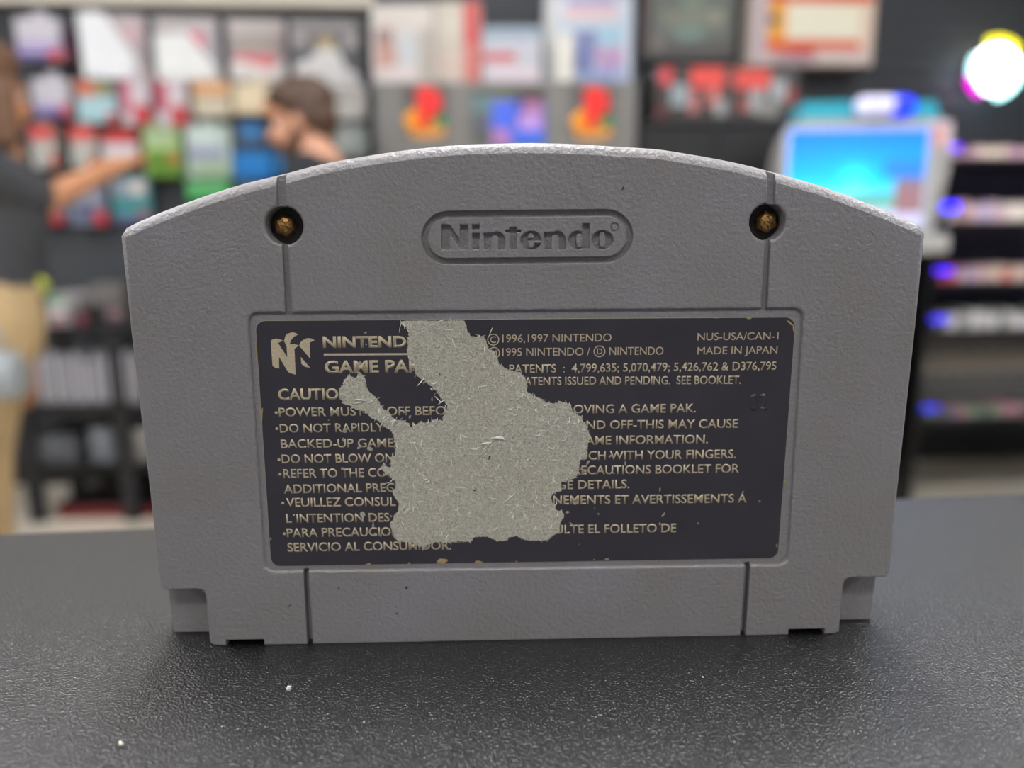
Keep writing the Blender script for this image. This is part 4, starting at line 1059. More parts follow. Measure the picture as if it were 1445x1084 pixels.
# ---------------------------------------------------------------- low rack at the left with discs and oddments
ORD = ['first', 'second', 'third', 'fourth', 'fifth', 'sixth', 'seventh', 'eighth', 'ninth', 'tenth', 'eleventh', 'twelfth'] + [x + 'th' for x in ('thirteen', 'fourteen', 'fifteen', 'sixteen', 'seventeen', 'eighteen', 'nineteen')] + ['twentieth'] + ['twenty-' + x for x in ('first', 'second', 'third', 'fourth', 'fifth', 'sixth', 'seventh', 'eighth', 'ninth')] + ['thirtieth', 'thirty-first', 'thirty-second']
def rack_left():
    Y0, Y1 = 2.86, 3.20
    X0 = float(ony(22, 600, Y0)[0]); X1 = X0 + 1.05
    zt = float(ony(80, 462, Y0)[2]); zm = float(ony(80, 571, Y0)[2]); zl = float(ony(80, 656, Y0)[2])
    t = empty('display_rack', (X0, Y0, 0), 0.02, 'low black metal rack of three shelves at the left, near the shopper', 'rack')
    L = X1 - X0; D = Y1 - Y0
    for z, th in ((zt, 0.03), (zm, 0.055), (zl, 0.03)): box('shelf', (0, L, 0, D, z - th, z), m_black, t, bev=0.003)
    for x in (0.03, 0.40, L - 0.03):
        for y in (0.02, D - 0.02):
            bm = bmesh.new(); box_bm(bm, x - 0.028, x + 0.028, y - 0.018, y + 0.018, 0.0, zt - 0.03, 0.003); link('leg', bm, m_blackm, t)
    Mw = Matrix.Translation((X0, Y0, 0)) @ Matrix.Rotation(0.02, 4, 'Z')
    # upright disc cases
    pals = [(150, 148, 156), (128, 128, 134), (176, 174, 180), (112, 114, 120), (160, 160, 170), (140, 136, 138)]
    x = 0.10; k = 0
    while x < 0.46:
        w = 0.014 + 0.004 * RND.random(); hgt = (zt - 0.03 - zm) * RND.uniform(0.62, 0.80)
        c = pals[RND.randrange(len(pals))]
        o = empty('disc_case', tuple(Mw @ Vector((x + w / 2, 0.012, zm))), 0.02, 'grey disc case, %s from the left on the rack\'s middle shelf' % ORD[k], 'disc case', 'disc cases on the middle shelf of the rack')
        box('case', (-w / 2, w / 2, 0, 0.13, 0, hgt), mat('case_%d' % c[0], c, 0.3, var=(30, 0.1)), o, bev=0.001)
        box('spine_paper', (-w * 0.36, w * 0.36, -0.0008, 0.0006, hgt * 0.06, hgt * 0.94), mat('spine_%d' % (k % 3), [(196, 196, 204), (90, 92, 100), (170, 166, 170)][k % 3], 0.4), o)
        x += w + 0.002; k += 1
    # goods on the bottom shelf
    for i, (xx, w, hgt, c, lb) in enumerate([(0.12, 0.16, 0.10, (92, 94, 98), 'dark grey carton at the left of the rack\'s bottom shelf'), (0.30, 0.09, 0.13, (112, 116, 122), 'mid grey carton second on the rack\'s bottom shelf'),
                                              (0.46, 0.12, 0.13, (136, 132, 128), 'light grey carton third on the rack\'s bottom shelf')]):
        o = empty('carton', tuple(Mw @ Vector((xx, 0.03, zl))), 0.02, lb, 'box', 'cartons on the rack\'s bottom shelf')
        box('carton_body', (-w / 2, w / 2, 0, 0.2, 0, hgt), mat('greybox_%d' % i, c, 0.6, var=(20, 0.1)), o, bev=0.003)
        box('packing_tape', (-0.02, 0.02, -0.0008, 0.201, hgt * 0.6, hgt + 0.0008), mat('tape_%d' % i, tuple(v + 18 for v in c), 0.4), o)
    # on the top
    def top_thing(name, label, cat, px0, px1, h, c, bands=(), rz=0.02, y=0.03, d=0.2):
        xa = float(ony(px0, 455, Y0 + y)[0]); xb = float(ony(px1, 455, Y0 + y)[0])
        o = empty(name, ((xa + xb) / 2, Y0 + y, zt + 0.0005), rz, label, cat, 'goods on top of the low rack')
        w = (xb - xa) / 2
        box('carton_body', (-w, w, 0, d, 0, h), mat('top_%s' % cat + '%d%d' % (c[0], c[1]), c, 0.5, var=(20, 0.1)), o, bev=0.003)
        ink_panel('printed_front', -w * 0.94, w * 0.94, h * 0.05, h * 0.95, -0.0015, list(bands), c, o)
        return o
    top_thing('carton', 'white and grey carton with a green lid on the low rack', 'box', 68, 97, 0.12, (186, 182, 182), [(0, 0, 1, 0.22, (84, 150, 100)), (0.3, 0.7, 0.9, 1.0, (160, 110, 110))], rz=-0.12)
    top_thing('carton', 'black carton with a pinkish front beside the white one', 'box', 104, 124, 0.06, (60, 40, 46), [(0.2, 0.3, 0.9, 0.9, (150, 84, 96))])
    top_thing('carton', 'dark grey slanted carton at the right end of what shows of the rack', 'box', 132, 174, 0.15, (112, 108, 106), [(0, 0.5, 1, 1, (46, 44, 44)), (0.5, 0.6, 0.95, 0.9, (150, 120, 126))], rz=0.15, y=0.08, d=0.14)
    # yellow-green ball
    bp = ony(51, 400, 2.74)
    # red storage tray beneath
    rt = empty('storage_tray', (X0 + 0.09, Y0 + 0.05, 0), 0.02, 'dark red storage tray on the floor under the rack', 'tray')
    bm = bmesh.new(); box_bm(bm, 0, 0.62, 0, 0.22, 0.0, 0.008); 
    for a in ((0, 0.62, 0, 0.008), (0, 0.62, 0.212, 0.22), (0, 0.008, 0.008, 0.212), (0.612, 0.62, 0.008, 0.212)): box_bm(bm, a[0], a[1], a[2], a[3], 0.008, 0.05)
    link('tray_body', bm, mat('red_plastic', (116, 28, 32), 0.5, var=(8, 0.15)), rt)
    bm = bmesh.new(); box_bm(bm, -0.006, 0.626, -0.006, 0.226, 0.05, 0.056); link('tray_lid', bm, mat('lid_black', (40, 30, 32), 0.5), rt)
rack_left()
# lime ball the rack carries, and a pale bag held low by the shopper
bp = ony(54, 403, 2.93); zt_ = float(ony(80, 462, 2.86)[2])
tb = empty('ball_display', (bp[0], bp[1], zt_), 0, 'yellow-green ball on a short stem on top of the low rack', 'ball')
bm = bmesh.new(); hb = bp[2] - zt_; bmesh.ops.create_uvsphere(bm, u_segments=24, v_segments=14, radius=0.035, matrix=Matrix.Translation((0, 0, hb))); link('ball', bm, mat('lime_plastic', (204, 212, 80), 0.4, var=(20, 0.1)), tb, 60)
bm = bmesh.new(); tube_bm(bm, [(0, 0, 0.006), (0, 0, hb - 0.03)], 0.006, 10); link('stem', bm, m_blackm, tb)
bm = bmesh.new(); tube_bm(bm, [(0, 0, 0.0), (0, 0, 0.008)], 0.035, 24); link('base', bm, m_blackm, tb)
gb = ony(-6, 562, 1.76)
bag = empty('carrier_bag', (gb[0] - 0.02, gb[1], gb[2]), 0.1, 'pale grey carrier bag hanging at the shopper\'s side', 'bag')
bm = bmesh.new()
for zi, (w, d) in enumerate([(0.085, 0.04), (0.10, 0.055), (0.10, 0.055), (0.092, 0.04), (0.082, 0.02)]):
    pass
cage = [(0.0, 0.078, 0.04), (0.015, 0.086, 0.05), (0.06, 0.088, 0.052), (0.09, 0.082, 0.035), (0.11, 0.074, 0.012)]
rings = []
for z, w, d in cage: rings.append([bm.verts.new((w * math.copysign(abs(math.cos(a)) ** 0.5, math.cos(a)) + 0.003 * math.sin(5 * a), d * math.copysign(abs(math.sin(a)) ** 0.5, math.sin(a)), z)) for a in [2 * math.pi * k / 32 for k in range(32)]])
for r0, r1 in zip(rings, rings[1:]):
    for k in range(32): bm.faces.new((r0[k], r0[(k + 1) % 32], r1[(k + 1) % 32], r1[k]))
bm.faces.new(rings[0][::-1]); bm.faces.new(rings[-1])
link('bag_body', bm, mat('bag_film', (140, 145, 146), 0.4, var=(15, 0.15), bump=[(40, 0.5, 0.01)]), bag, 60)
bm = bmesh.new(); tube_bm(bm, spline([(-0.05, 0, 0.105), (-0.045, 0, 0.15), (0, 0, 0.185), (0.045, 0, 0.15), (0.05, 0, 0.105)], 5), 0.005, 8); link('handle', bm, MATS['bag_film'], bag, 60)

# ================================================================== GREY FIXTURE WITH TWO LOGOS AND BOXES ON TOP
def fixture():
    Y = 2.90
    def X(px, py=150): return float(ony(px, py, Y)[0])
    def Z(py, px=715): return float(ony(px, py, Y)[2])
    xl, xr = X(528), X(900); zt = Z(114); zb_ = Z(300)
    t = empty('console_display_cabinet', ((xl + xr) / 2, Y, 0), 0.012, 'grey shop display cabinet whose header carries two red and yellow logos', 'display cabinet')
    c = (xl + xr) / 2; w = (xr - xl) / 2
    mg = mat('warm_grey_plastic', (116, 114, 110), 0.45, var=(8, 0.06)); md = mat('recess_dark', (92, 90, 88), 0.6)
    bm = bmesh.new(); box_bm(bm, -w, w, 0.0, 0.38, zb_, zt, 0.012)
    hd = bm
    # sunken logo squares and screen bay
    bays = [(570, 121, 632, 193), (806, 123, 868, 196), (664, 126, 770, 206)]
    bms = bmesh.new()
    for b in bays:
        join_bm(bms, (lambda q: (box_bm(q, X(b[0]) - c, X(b[2]) - c, -0.05, 0.014, Z(b[3]), Z(b[1])), q)[1])(bmesh.new()))
    bmesh.ops.recalc_face_normals(hd, faces=hd.faces); bmesh.ops.recalc_face_normals(bms, faces=bms.faces)
    hd = boolean(hd, bms)
    link('header', hd, mg, t)
    for i, b in enumerate(bays[:2]):
        x0, x1, z0, z1 = X(b[0]) - c, X(b[2]) - c, Z(b[3]), Z(b[1])
        bp_ = box('logo_plate', (x0 + 0.002, x1 - 0.002, 0.011, 0.0138, z0 + 0.002, z1 - 0.002), md, t)
        def U(fx, fz): return (x0 + (x1 - x0) * fx, z1 - (z1 - z0) * fz)
        # upright red P
        o = link('logo_letter', prism_bm(bmesh.new(), [U(*p) for p in [(0.30, 0.05), (0.46, 0.0)] + [(0.68, 0.04), (0.82, 0.16), (0.86, 0.34), (0.80, 0.50), (0.66, 0.56), (0.58, 0.50), (0.58, 0.74), (0.34, 0.84)]], -0.006, 0.012), mat('logo_red', (236, 40, 36), 0.35, var=(60, 0.04)), t); o['label'] = 'upright red letter P of the logo'
        o = link('logo_swoosh', prism_bm(bmesh.new(), [U(*p) for p in [(0.32, 0.42), (0.12, 0.50), (0.0, 0.62), (0.06, 0.78), (0.32, 0.84), (0.60, 0.80), (0.72, 0.66), (0.56, 0.64), (0.32, 0.72), (0.22, 0.64), (0.34, 0.56)]], -0.004, 0.012), mat('logo_orange', (252, 160, 26), 0.35, var=(60, 0.04)), t); o['label'] = 'orange left sweep of the logo'
        o = link('logo_swoosh', prism_bm(bmesh.new(), [U(*p) for p in [(0.06, 0.82), (0.30, 0.88), (0.62, 0.86), (0.90, 0.78), (0.94, 0.88), (0.84, 0.97), (0.5, 1.0), (0.16, 0.97)]], -0.003, 0.012), mat('logo_amber', (234, 160, 72), 0.35, var=(60, 0.04)), t); o['label'] = 'amber lower sweep of the logo'
        o = link('logo_swoosh', prism_bm(bmesh.new(), [U(*p) for p in [(0.70, 0.62), (0.86, 0.56), (0.98, 0.64), (0.96, 0.74), (0.80, 0.80), (0.66, 0.80), (0.80, 0.68)]], -0.005, 0.012), mat('logo_green', (44, 140, 92), 0.35, var=(60, 0.04)), t); o['label'] = 'green right sweep of the logo'
    b = bays[2]; x0, x1, z0, z1 = X(b[0]) - c, X(b[2]) - c, Z(b[3]), Z(b[1])
    g0 = (86, 88, 84)
    ink_panel('picture_panel', x0 + 0.002, x1 - 0.002, z0 + 0.002, z1 - 0.002, 0.010, [(0.0, 0.05, 0.3, 0.42, (96, 120, 122)), (0.3, 0.04, 0.5, 0.2, (110, 118, 96)), (0.1, 0.5, 0.28, 0.72, (88, 90, 118)),
              (0.66, 0.0, 0.98, 0.22, (80, 58, 54))], g0, t)
    ink_panel('screen_reflection', x0 + (x1 - x0) * 0.28, x1 - 0.003, z0 + 0.003, z0 + (z1 - z0) * 0.80, 0.006, [(0.0, 0.0, 0.45, 0.62, (70, 110, 250)), (0.45, 0.0, 0.6, 0.62, (50, 70, 190)), (0.6, 0.0, 0.95, 0.3, (190, 120, 170)), (0.5, 0.3, 0.95, 0.66, (205, 160, 240)),
              (0.0, 0.62, 0.35, 1.0, (190, 130, 200)), (0.35, 0.66, 1.0, 1.0, (40, 110, 245))], (60, 90, 200), t, print_mat('reflection_glow', 0.9), 0.003)  # reflection on the screen, painted as glowing colour blocks
    box('pedestal', (-w * 0.94, w * 0.94, 0.04, 0.36, 0.0, zb_ + 0.001), mg, t, bev=0.008)
    box('plinth', (-w, w, 0.01, 0.38, 0.0, 0.09), m_blackm, t, bev=0.004)
    return Y, X, Z, zt, c
FY, FX, FZ, FZT, FC = fixture()
def fbox(name, label, cat, px0, px1, pytop, depth, yoff, base, rects, group='boxes on top of the grey cabinet', emat=None):
    Y = FY + yoff
    dim = lambda c: tuple(int(v * 0.87) for v in c)
    base = dim(base); rects = [r[:4] + (dim(r[4]),) for r in rects]
    x0 = float(ony(px0, 80, Y)[0]); x1 = float(ony(px1, 80, Y)[0]); zt = float(ony((px0 + px1) / 2, pytop, Y)[2]); z0 = FZT + 0.0005
    pyb = 114
    o = empty(name, ((x0 + x1) / 2, Y, z0), 0.0, label, cat, group)
    w = (x1 - x0) / 2; h = zt - z0
    box('carton_body', (-w, w, 0.0, depth, 0, h), mat('fx_%02x%02x%02x' % base, base, 0.45, var=(20, 0.05)), o, bev=0.002)
    fr = [((a - px0) / (px1 - px0), (b - pytop) / (pyb - pytop), (c - px0) / (px1 - px0), (d - pytop) / (pyb - pytop), col) for a, b, c, d, col in rects]
    ink_panel('printed_front', -w * 0.985, w * 0.985, h * 0.01, h * 0.99, -0.0013, fr, base, o)
    return o
fbox('boxed_console', 'white box with a peach and grey picture, leftmost on the grey cabinet', 'box', 525, 613, 6, 0.2, 0.03, (222, 212, 206),
     [(525, 6, 613, 34, (224, 216, 206)), (530, 38, 556, 70, (170, 140, 134)), (530, 62, 560, 96, (206, 160, 146)), (560, 44, 590, 90, (206, 212, 214)), (590, 40, 612, 112, (190, 182, 170)), (536, 92, 584, 112, (230, 218, 214))])
fbox('boxed_console', 'beige box with a red side, second on the grey cabinet', 'box', 615, 679, 2, 0.2, 0.05, (206, 196, 180), [(654, 2, 679, 80, (206, 74, 70)), (654, 60, 679, 114, (214, 120, 110)), (618, 20, 650, 50, (214, 206, 190)), (616, 70, 650, 112, (216, 196, 182))])
fbox('boxed_console', 'pale blue box with red lettering bands, lowest of those on the grey cabinet', 'box', 681, 764, 38, 0.2, 0.04, (206, 208, 216),
     [(681, 38, 764, 54, (150, 170, 186)), (684, 56, 750, 66, (190, 190, 204)), (681, 72, 728, 86, (204, 92, 92)), (728, 70, 764, 88, (196, 196, 206)), (690, 92, 760, 112, (224, 208, 216))])
fbox('boxed_console', 'tall white box with blue and pink artwork, rightmost on the grey cabinet', 'box', 770, 894, -40, 0.22, 0.06, (204, 212, 226),
     [(784, -40, 894, -10, (190, 196, 214)), (796, 4, 872, 22, (226, 196, 196)), (800, -10, 870, 4, (176, 168, 200)), (786, 22, 890, 34, (186, 206, 220)), (812, 36, 844, 62, (126, 136, 180)), (844, 36, 880, 58, (160, 200, 222)), (840, 60, 882, 84, (196, 160, 196)),
      (812, 62, 840, 96, (120, 130, 184)), (846, 84, 884, 96, (184, 160, 206)), (820, 96, 870, 112, (150, 168, 214)), (770, -40, 784, 112, (206, 206, 200)), (870, 92, 890, 112, (176, 190, 226))])
# cream cylinder in front of it
cp = float(ony(797, 80, FY + 0.02)[0]); ct = float(ony(797, 50, FY + 0.02)[2])
cy = empty('tin_tube', (cp, FY + 0.03, FZT + 0.0005), 0, 'cream cylindrical tube standing in front of the tall artwork box', 'tube')
bm = bmesh.new(); tube_bm(bm, [(0, 0, 0), (0, 0, ct - FZT - 0.012)], 0.028, 28); link('tube_body', bm, mat('cream_tube', (226, 222, 210), 0.4, var=(10, 0.05)), cy, 50)
bm = bmesh.new(); tube_bm(bm, [(0, 0, ct - FZT - 0.013), (0, 0, ct - FZT)], 0.029, 28); link('tube_lid', bm, mat('tube_lid', (208, 204, 190), 0.3), cy, 50)
for o in bpy.data.objects:
    if o.get('label', '').startswith('tall white box'): o.location.y += 0.04

# ================================================================== DARK SIGNS, BOXES AND THE BLACK CABINET RIGHT OF IT
blk = empty('tall_black_cabinet', (0, 0, 0), 0, 'tall matt black cabinet between the grey cabinet and the game kiosk', 'cabinet')
Yb = 2.95; bx0 = float(ony(902, 200, Yb)[0]); bx1 = float(ony(1122, 200, Yb)[0]); bz1 = float(ony(1000, 168, Yb)[2])
blk.location = ((bx0 + bx1) / 2, Yb, 0); bw = (bx1 - bx0) / 2
box('cabinet_body', (-bw, bw, 0.02, 0.42, 0.06, bz1 - 0.02), m_black, blk, bev=0.004)
box('cabinet_top', (-bw - 0.005, bw + 0.005, 0.0, 0.43, bz1 - 0.02, bz1), m_black, blk, bev=0.003)
for s in (-1, 1):
    d = box('door', (min(s * 0.003, s * (bw - 0.004)), max(s * 0.003, s * (bw - 0.004)), 0.0, 0.02, 0.08, bz1 - 0.03), m_black, blk, bev=0.003)
    box('handle', (s * 0.03 - 0.006, s * 0.03 + 0.006, -0.02, 0.0, bz1 * 0.5, bz1 * 0.5 + 0.14), m_chrome, d, bev=0.002)
box('plinth', (-bw + 0.01, bw - 0.01, 0.04, 0.41, 0, 0.06), m_blackm, blk)
def shelfbox(name, label, cat, rect, Y, depth, base, inks, zbase, group=None):
    x0 = float(ony(rect[0], rect[3], Y)[0]); x1 = float(ony(rect[2], rect[3], Y)[0]); zt = float(ony(rect[0], rect[1], Y)[2])
    o = empty(name, ((x0 + x1) / 2, Y, zbase), 0, label, cat, group); w = (x1 - x0) / 2; h = zt - zbase
    box('carton_body', (-w, w, 0, depth, 0, h), mat('sb_%02x%02x%02x' % base, base, 0.5, var=(20, 0.08)), o, bev=0.003)
    fr = [((a - rect[0]) / (rect[2] - rect[0]), (b - rect[1]) / (rect[3] - rect[1]), (c - rect[0]) / (rect[2] - rect[0]), (d - rect[1]) / (rect[3] - rect[1]), col) for a, b, c, d, col in inks]
    ink_panel('printed_front', -w * 0.985, w * 0.985, h * 0.01, h * 0.99, -0.0013, fr, base, o)
    return o
R2 = (216, 70, 62)
shelfbox('boxed_set', 'long dark box with red blocks and pale shapes on top of the black cabinet', 'box', (922, 92, 1126, 169), Yb + 0.02, 0.3, (56, 50, 48),
         [(922, 98, 934, 112, (120, 112, 124)), (928, 95, 946, 120, (196, 60, 66)), (944, 118, 968, 150, (140, 152, 158)), (972, 95, 1020, 124, R2), (970, 130, 984, 160, (176, 110, 108)), (998, 124, 1012, 150, (196, 110, 100)), (1008, 140, 1024, 164, (150, 152, 152)),
          (1034, 98, 1084, 126, R2), (1042, 140, 1056, 158, (150, 70, 62)), (1056, 126, 1078, 160, (150, 152, 154)), (1086, 112, 1108, 144, (156, 162, 164)), (1108, 126, 1122, 146, (150, 60, 56)), (922, 150, 940, 168, (90, 40, 40)), (1070, 146, 1100, 166, (130, 128, 124))], bz1 + 0.0005)
def hung(name, label, cat, rect, depth, base, inks, off=0.02, frame=None, side=None, em=None):
    x0, y0, x1, y1 = rect; D = off + depth
    s0, z1 = wl(x0, y1, D)[0], wl((x0 + x1) / 2, y0, D)[1]; s1, z0 = wl(x1, y1, D)[0], wl((x0 + x1) / 2, y1, D)[1]
    t = empty(name, wpos((s0 + s1) / 2, 0, z0), WANG, label, cat); w = (s1 - s0) / 2; h = z1 - z0
    box('backing', (-w, w, -D, 0.0, 0, h), mat('hb_%02x%02x%02x' % base, base, 0.5, var=(10, 0.08)), t, bev=0.004)
    fr = [((a - x0) / (x1 - x0), (b - y0) / (y1 - y0), (c - x0) / (x1 - x0), (d - y0) / (y1 - y0), col) for a, b, c, d, col in inks]
    ink_panel('picture', -w * 0.95, w * 0.95, h * 0.03, h * 0.97, -D - 0.002, fr, base, t, em)
    if frame:
        bm = bmesh.new()
        for a in ((-w, w, 0, h * 0.03), (-w, w, h * 0.97, h), (-w, -w * 0.95, h * 0.03, h * 0.97), (w * 0.95, w, h * 0.03, h * 0.97)): box_bm(bm, a[0], a[1], -D - 0.012, -D, a[2], a[3])
        link('picture_frame', bm, frame, t)
    return t
hung('framed_poster', 'dark greenish framed poster above the long dark box', 'poster', (902, -40, 1044, 86), 0.02, (58, 56, 50),
     [(912, -40, 1034, 60, (84, 92, 80)), (930, 14, 1000, 36, (112, 114, 94)), (960, -10, 990, 20, (104, 118, 96)), (950, 36, 990, 60, (98, 124, 110)), (1000, 12, 1020, 34, (132, 130, 104)), (914, 60, 1034, 78, (64, 54, 52)), (914, 48, 934, 76, (104, 98, 88)), (902, -40, 914, 80, (60, 24, 24))], frame=m_black)
hung('boxed_playset', 'big orange edged box with a cream centre, high on the wall', 'box', (1056, -30, 1230, 92), 0.12, (206, 190, 178),
     [(1076, -30, 1230, 6, (214, 84, 20)), (1100, 2, 1214, 56, (236, 230, 206)), (1076, 0, 1104, 62, (232, 160, 40)), (1076, 20, 1092, 34, (90, 84, 60)), (1076, 58, 1220, 76, (222, 84, 20)), (1108, 70, 1150, 80, (206, 52, 36)), (1052, -30, 1076, 92, (190, 170, 176)), (1148, 72, 1230, 92, (214, 196, 190)), (1086, 78, 1148, 92, (170, 140, 150)), (1214, 0, 1230, 70, (226, 200, 180))])
sgn_t = empty('wall_bracket_shadow_box', (0, 0, 0), 0); bpy.data.objects.remove(sgn_t)

# ================================================================== GAME KIOSK
def kiosk():
    Y = 2.55
    X = lambda px, py=250: float(ony(px, py, Y)[0]); Z = lambda py, px=1210: float(ony(px, py, Y)[2])
    c = X(1215); t = empty('game_kiosk', (c, Y, 0), -0.03, 'light grey demo kiosk with a bright screen and a teal top', 'game kiosk')
    ml = mat('kiosk_light_grey', (166, 164, 161), 0.4, var=(6, 0.05)); mt = mat('kiosk_teal', (40, 168, 190), 0.4, var=(8, 0.05))
    x0, x1 = X(1100, 300) - c, X(1334, 250) - c
    # outline with sloping left shoulder
    prof = [(X(1128) - c, Z(168)), (X(1322) - c, Z(168)), (X(1336) - c, Z(186)), (X(1336) - c, Z(240)), (X(1322) - c, Z(330)), (X(1116) - c, Z(330)), (X(1104) - c, Z(240)), (X(1112) - c, Z(196))]
    link('screen_housing', prism_bm(bmesh.new(), prof, 0.0, 0.15), ml, t)
    sx0, sx1, sz0, sz1 = X(1110) - c, X(1302) - c, Z(318), Z(184)
    rows = 16; cols = 24; rects = []
    for j_ in range(rows):
        for i_ in range(cols):
            fx, fz = (i_ + 0.5) / cols, (j_ + 0.5) / rows
            top = np.array([0, 120, 255.]); mid = np.array([0, 205, 255.]); low = np.array([190, 215, 245.])
            if fz < 0.5: c_ = top + (mid - top) * (fz / 0.5) * (1 - 0.55 * abs(fx - 0.45) * 1.2)
            else: c_ = mid + (low - mid) * min(1, (fz - 0.5) / 0.3)
            d = math.hypot((fx - 0.5) * 1.4, fz - 0.5)
            c_ = c_ + np.array([60, 60, 0]) * max(0, 1 - d / 0.22)
            if 0.68 < fz < 0.84 and 0.45 < fx < 0.85: c_ = np.array([90, 170, 140.])
            if fx > 0.80 and fz > 0.35: c_ = np.array([120, 120, 150.]) if fz < 0.55 else np.array([150, 112, 120.])
            if fx > 0.72 and 0.3 < fz < 0.5: c_ = np.array([40, 130, 230.])
            if fx < 0.3 and fz > 0.72: c_ = np.array([220, 170, 200.])
            if fz > 0.86: c_ = np.array([200, 200, 240.])
            rects.append((i_ / cols, j_ / rows, (i_ + 1) / cols, (j_ + 1) / rows, tuple(np.clip(c_, 0, 255))))
    ink_panel('screen', sx0, sx1, sz0, sz1, -0.006, rects, (10, 10, 12), t, print_mat('screen_glow', 1.5), 0.005)
    bm = bmesh.new(); w_ = 0.012
    for a in ((sx0 - w_, sx1 + w_, sz1, sz1 + w_), (sx0 - w_, sx1 + w_, sz0 - w_, sz0), (sx0 - w_, sx0, sz0, sz1), (sx1, sx1 + w_, sz0, sz1)): box_bm(bm, a[0], a[1], -0.014, 0.0, a[2], a[3], 0.002)
    link('screen_bezel', bm, mat('bezel_pale', (196, 206, 222), 0.4), t)
    tp = link('top_fin', prism_bm(bmesh.new(), [(X(1126) - c, Z(168)), (X(1132) - c, Z(142)), (X(1312) - c, Z(142)), (X(1322) - c, Z(168))], 0.02, 0.12), mt, t); tp['label'] = 'teal strip along the top of the kiosk'
    # lit badge: white then blue capsule
    cz = (Z(134) + Z(168)) / 2; r = (Z(134) - Z(168)) / 2 * 0.85; xa, xb = X(1210) - c, X(1272) - c; xm = X(1246) - c
    bm = bmesh.new(); tube_bm(bm, [(xa - r * 0.8, -0.01, cz), (xa - r * 0.4, -0.01, cz), (xa, -0.01, cz), (xm, -0.01, cz)], [r * 0.6, r * 0.95, r, r], 24)
    link('badge_white_end', bm, mat('badge_white', (214, 212, 240), 0.3, emit=(214, 210, 245), es=0.4), t, 50)
    bm = bmesh.new(); tube_bm(bm, [(xm, -0.01, cz), (xb - r * 0.4, -0.01, cz), (xb, -0.01, cz), (xb + r * 0.5, -0.01, cz)], [r, r, r * 0.9, r * 0.5], 24)
    link('badge_blue_end', bm, mat('badge_blue', (10, 40, 230), 0.3, emit=(6, 40, 250), es=1.2), t, 50)
    bm = bmesh.new()
    for k in range(5):
        x = xa + (xm - xa) * (k + 0.5) / 5
        tube_bm(bm, [(x, -0.01, cz), (x + 0.0025, -0.01, cz)], [r * 1.03, r * 1.03], 24)
    link('badge_rib', bm, mat('badge_grey', (150, 150, 190), 0.4), t)
    box('badge_post', (X(1236) - c, X(1250) - c, 0.0, 0.05, Z(150), Z(140) ), ml, t)
    # pink picture at the top right corner
    ink_panel('corner_sticker', X(1300) - c, X(1334) - c, Z(210), Z(172), -0.002, [(0.1, 0.2, 0.7, 0.9, (206, 140, 130)), (0.7, 0.0, 1.0, 1.0, (214, 196, 206))], (200, 180, 190), t)
    box('control_deck', (x0 + 0.03, x1 - 0.03, -0.12, 0.15, Z(330) - 0.06, Z(330)), ml, t, bev=0.01)
    box('pedestal', (x0 + 0.08, x1 - 0.08, 0.02, 0.28, 0.05, Z(330) - 0.059), ml, t, bev=0.01)
    box('foot', (x0 + 0.02, x1 - 0.02, -0.05, 0.32, 0, 0.05), mt, t, bev=0.01)
kiosk()

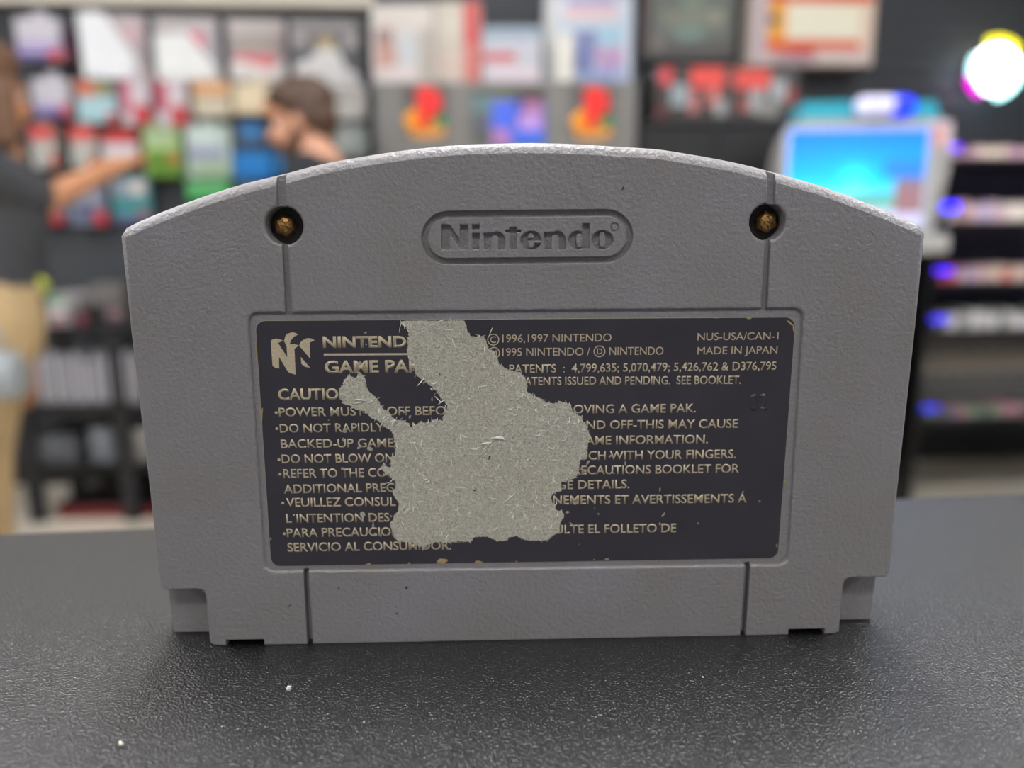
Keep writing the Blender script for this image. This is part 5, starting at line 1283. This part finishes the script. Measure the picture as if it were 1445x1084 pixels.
# ================================================================== RIGHT-HAND SHELVING, LED STRIPS, LED SIGN
def right_shelves():
    Yr = 2.9
    ANG = 0.10
    X0 = float(ony(1326, 300, Yr)[0])
    t = empty('wall_shelving', (X0, Yr, 0), ANG, 'black shelving unit along the right, lit violet blue from its left end', 'shelving')
    M = Matrix.Translation((X0, Yr, 0)) @ Matrix.Rotation(ANG, 4, 'Z')
    L, D = 1.1, 0.30
    rows = [(222, 'top'), (312, 'second'), (398, 'third'), (466, 'fourth'), (590, 'lowest')]
    zs = []
    for py, w in rows:
        z = float(ony(1390, py, Yr + 0.01)[2]); zs.append(z)
        box('shelf', (0.0, L, 0.0, D, z - 0.018, z), m_black, t, bev=0.002)
    mb = mat('shelf_back_led_tint', (66, 66, 92), 0.6, var=(5, 0.15))  # blue LED spill mixed into the back panel's colour
    box('back_panel', (0.0, L, D, D + 0.015, zs[-1] - 0.018, zs[0] + 0.06), mb, t)
    for x in (-0.015, L):
        box('upright', (x, x + 0.015, 0.0, D + 0.015, 0.0, zs[0] + 0.02), m_black, t, bev=0.002)
    base_z = zs[-1] - 0.10
    def put(name, label, cat, group, s, z, w, h, d, c, spine):
        o = empty(name, tuple(M @ Vector((s, 0.012, z + 0.0003))), ANG, label, cat, group)
        box('case', (-w / 2, w / 2, 0, d, 0, h), mat('gc_%02x%02x%02x' % c, c, 0.35, var=(30, 0.08)), o, bev=0.001)
        box('front_paper', (-w * 0.42, w * 0.42, -0.001, 0.0006, h * 0.12, h * 0.88), mat('gp_%02x%02x%02x' % spine, spine, 0.4), o)
    pals = {0: [(206, 170, 186), (216, 196, 184), (196, 150, 176), (224, 206, 190)], 1: [(206, 180, 190), (226, 214, 206), (190, 150, 140), (180, 170, 210)], 2: [(190, 160, 160), (206, 190, 170), (196, 84, 96), (170, 150, 190)],
            3: [(206, 206, 200), (170, 172, 166), (120, 122, 118), (190, 186, 190)], 4: [(100, 96, 110), (150, 110, 120), (110, 130, 104), (84, 84, 90)]}
    hts = {0: (0.030, 0.042), 1: (0.045, 0.075), 2: (0.04, 0.065), 3: (0.05, 0.08), 4: (0.03, 0.05)}
    words = ['top', 'second', 'third', 'fourth', 'lowest']; desc = ['pinkish low case', 'pale pink and cream case', 'dusty pink case', 'whitish case', 'dim coloured case']
    for r in range(5):
        s = 0.035; k = 0
        while s < 0.62:
            w = RND.uniform(0.028, 0.05); h = RND.uniform(*hts[r]); c = pals[r][RND.randrange(4)]
            put('game_case', desc[r] + ', %s from the left on the %s right-hand shelf' % (ORD[k], words[r]), 'game case', 'cases on the %s right-hand shelf' % words[r], s + w / 2, zs[r], w, h, 0.14, c, tuple(min(255, v + 20) for v in c))
            s += w + 0.003; k += 1
    # grey bins between the fourth and the lowest shelf, hung on the shelf face
    s = 0.03; k = 0
    while s < 0.60:
        w = 0.07
        o = empty('storage_bin', tuple(M @ Vector((s + w / 2, 0.17, zs[4] + 0.0003))), ANG, 'dark grey storage bin, %s from the left at the back of the lowest right-hand shelf' % ORD[k], 'bin', 'dark bins on the lowest right-hand shelf')
        hh = zs[3] - zs[4] - 0.05
        box('bin_body', (-w / 2 + 0.003, w / 2 - 0.003, 0, 0.11, 0, hh), mat('bin_grey', (98, 96, 94), 0.5, var=(12, 0.15)), o, bev=0.004)
        box('label_card', (-0.022, 0.022, -0.001, 0.0005, hh * 0.5, hh * 0.75), mat('card_beige', (150, 140, 128), 0.6), o)
        s += w; k += 1
    # LED strips
    for r in range(5):
        b = [0.9, 1.0, 0.8, 0.5, 0.25][r]
        z = zs[r] + (0.036 if r else 0.026)
        o = empty('led_strip', tuple(M @ Vector((0.0, -0.006, z))), ANG, 'violet-blue LED strip at the left end of the %s right-hand shelf' % words[r], 'LED strip', 'LED strips on the right-hand shelves')
        box('lit_strip', (0.004, 0.07 if r else 0.05, -0.004, 0.004, 0.0, 0.016 if r != 1 else 0.03), mat('led_blue_%d' % r, (40, 30, 240), 0.4, emit=(52, 40, 255) if r else (120, 60, 240), es=3.2 * b), o)
        box('strip_channel', (0.0, 0.09, 0.004, 0.008, -0.003, 0.012), m_blackm, o)
right_shelves()

def led_sign():
    D = 0.10
    s, z = wl(1404, 98, D)
    t = empty('led_ring_sign', wpos(s, D, z), WANG, 'dazzling white LED ring sign with yellow, magenta and cyan rims, high on the right', 'LED sign')
    P = 3.5 / 1085
    def arc(a0, a1, R_, r, name, col, es, n=14, sx=1.0):
        bm = bmesh.new()
        pts_ = [(R_ * sx * math.cos(math.radians(a0 + (a1 - a0) * k / n)), 0, R_ * math.sin(math.radians(a0 + (a1 - a0) * k / n))) for k in range(n + 1)]
        tube_bm(bm, pts_, r, 10); link(name, bm, mat('led_' + name + str(int(a0)), col, 0.4, emit=col, es=es), t, 60)
    arc(0, 360, 20 * P, 11 * P, 'white_tube', (235, 245, 255), 7.0, 36)
    arc(40, 110, 36 * P, 6.5 * P, 'yellow_tube', (250, 235, 0), 1.8)
    arc(196, 240, 36 * P, 5.5 * P, 'magenta_tube', (240, 10, 220), 1.8)
    arc(150, 196, 33 * P, 4 * P, 'cyan_tube', (190, 245, 255), 2.5)
    arc(-80, 20, 34 * P, 5 * P, 'cyan_tube', (190, 255, 255), 4.0)
    bm = bmesh.new(); prism_bm(bm, circle((0, 0), 26 * P, 40), 0.03, 0.04); link('backing_disc', bm, mat('disc_grey', (150, 150, 156), 0.5), t)
    bm = bmesh.new(); tube_bm(bm, [(0, 0.035, 0), (0, 0.1, 0)], 0.012, 12); link('wall_mount', bm, m_blackm, t)
led_sign()
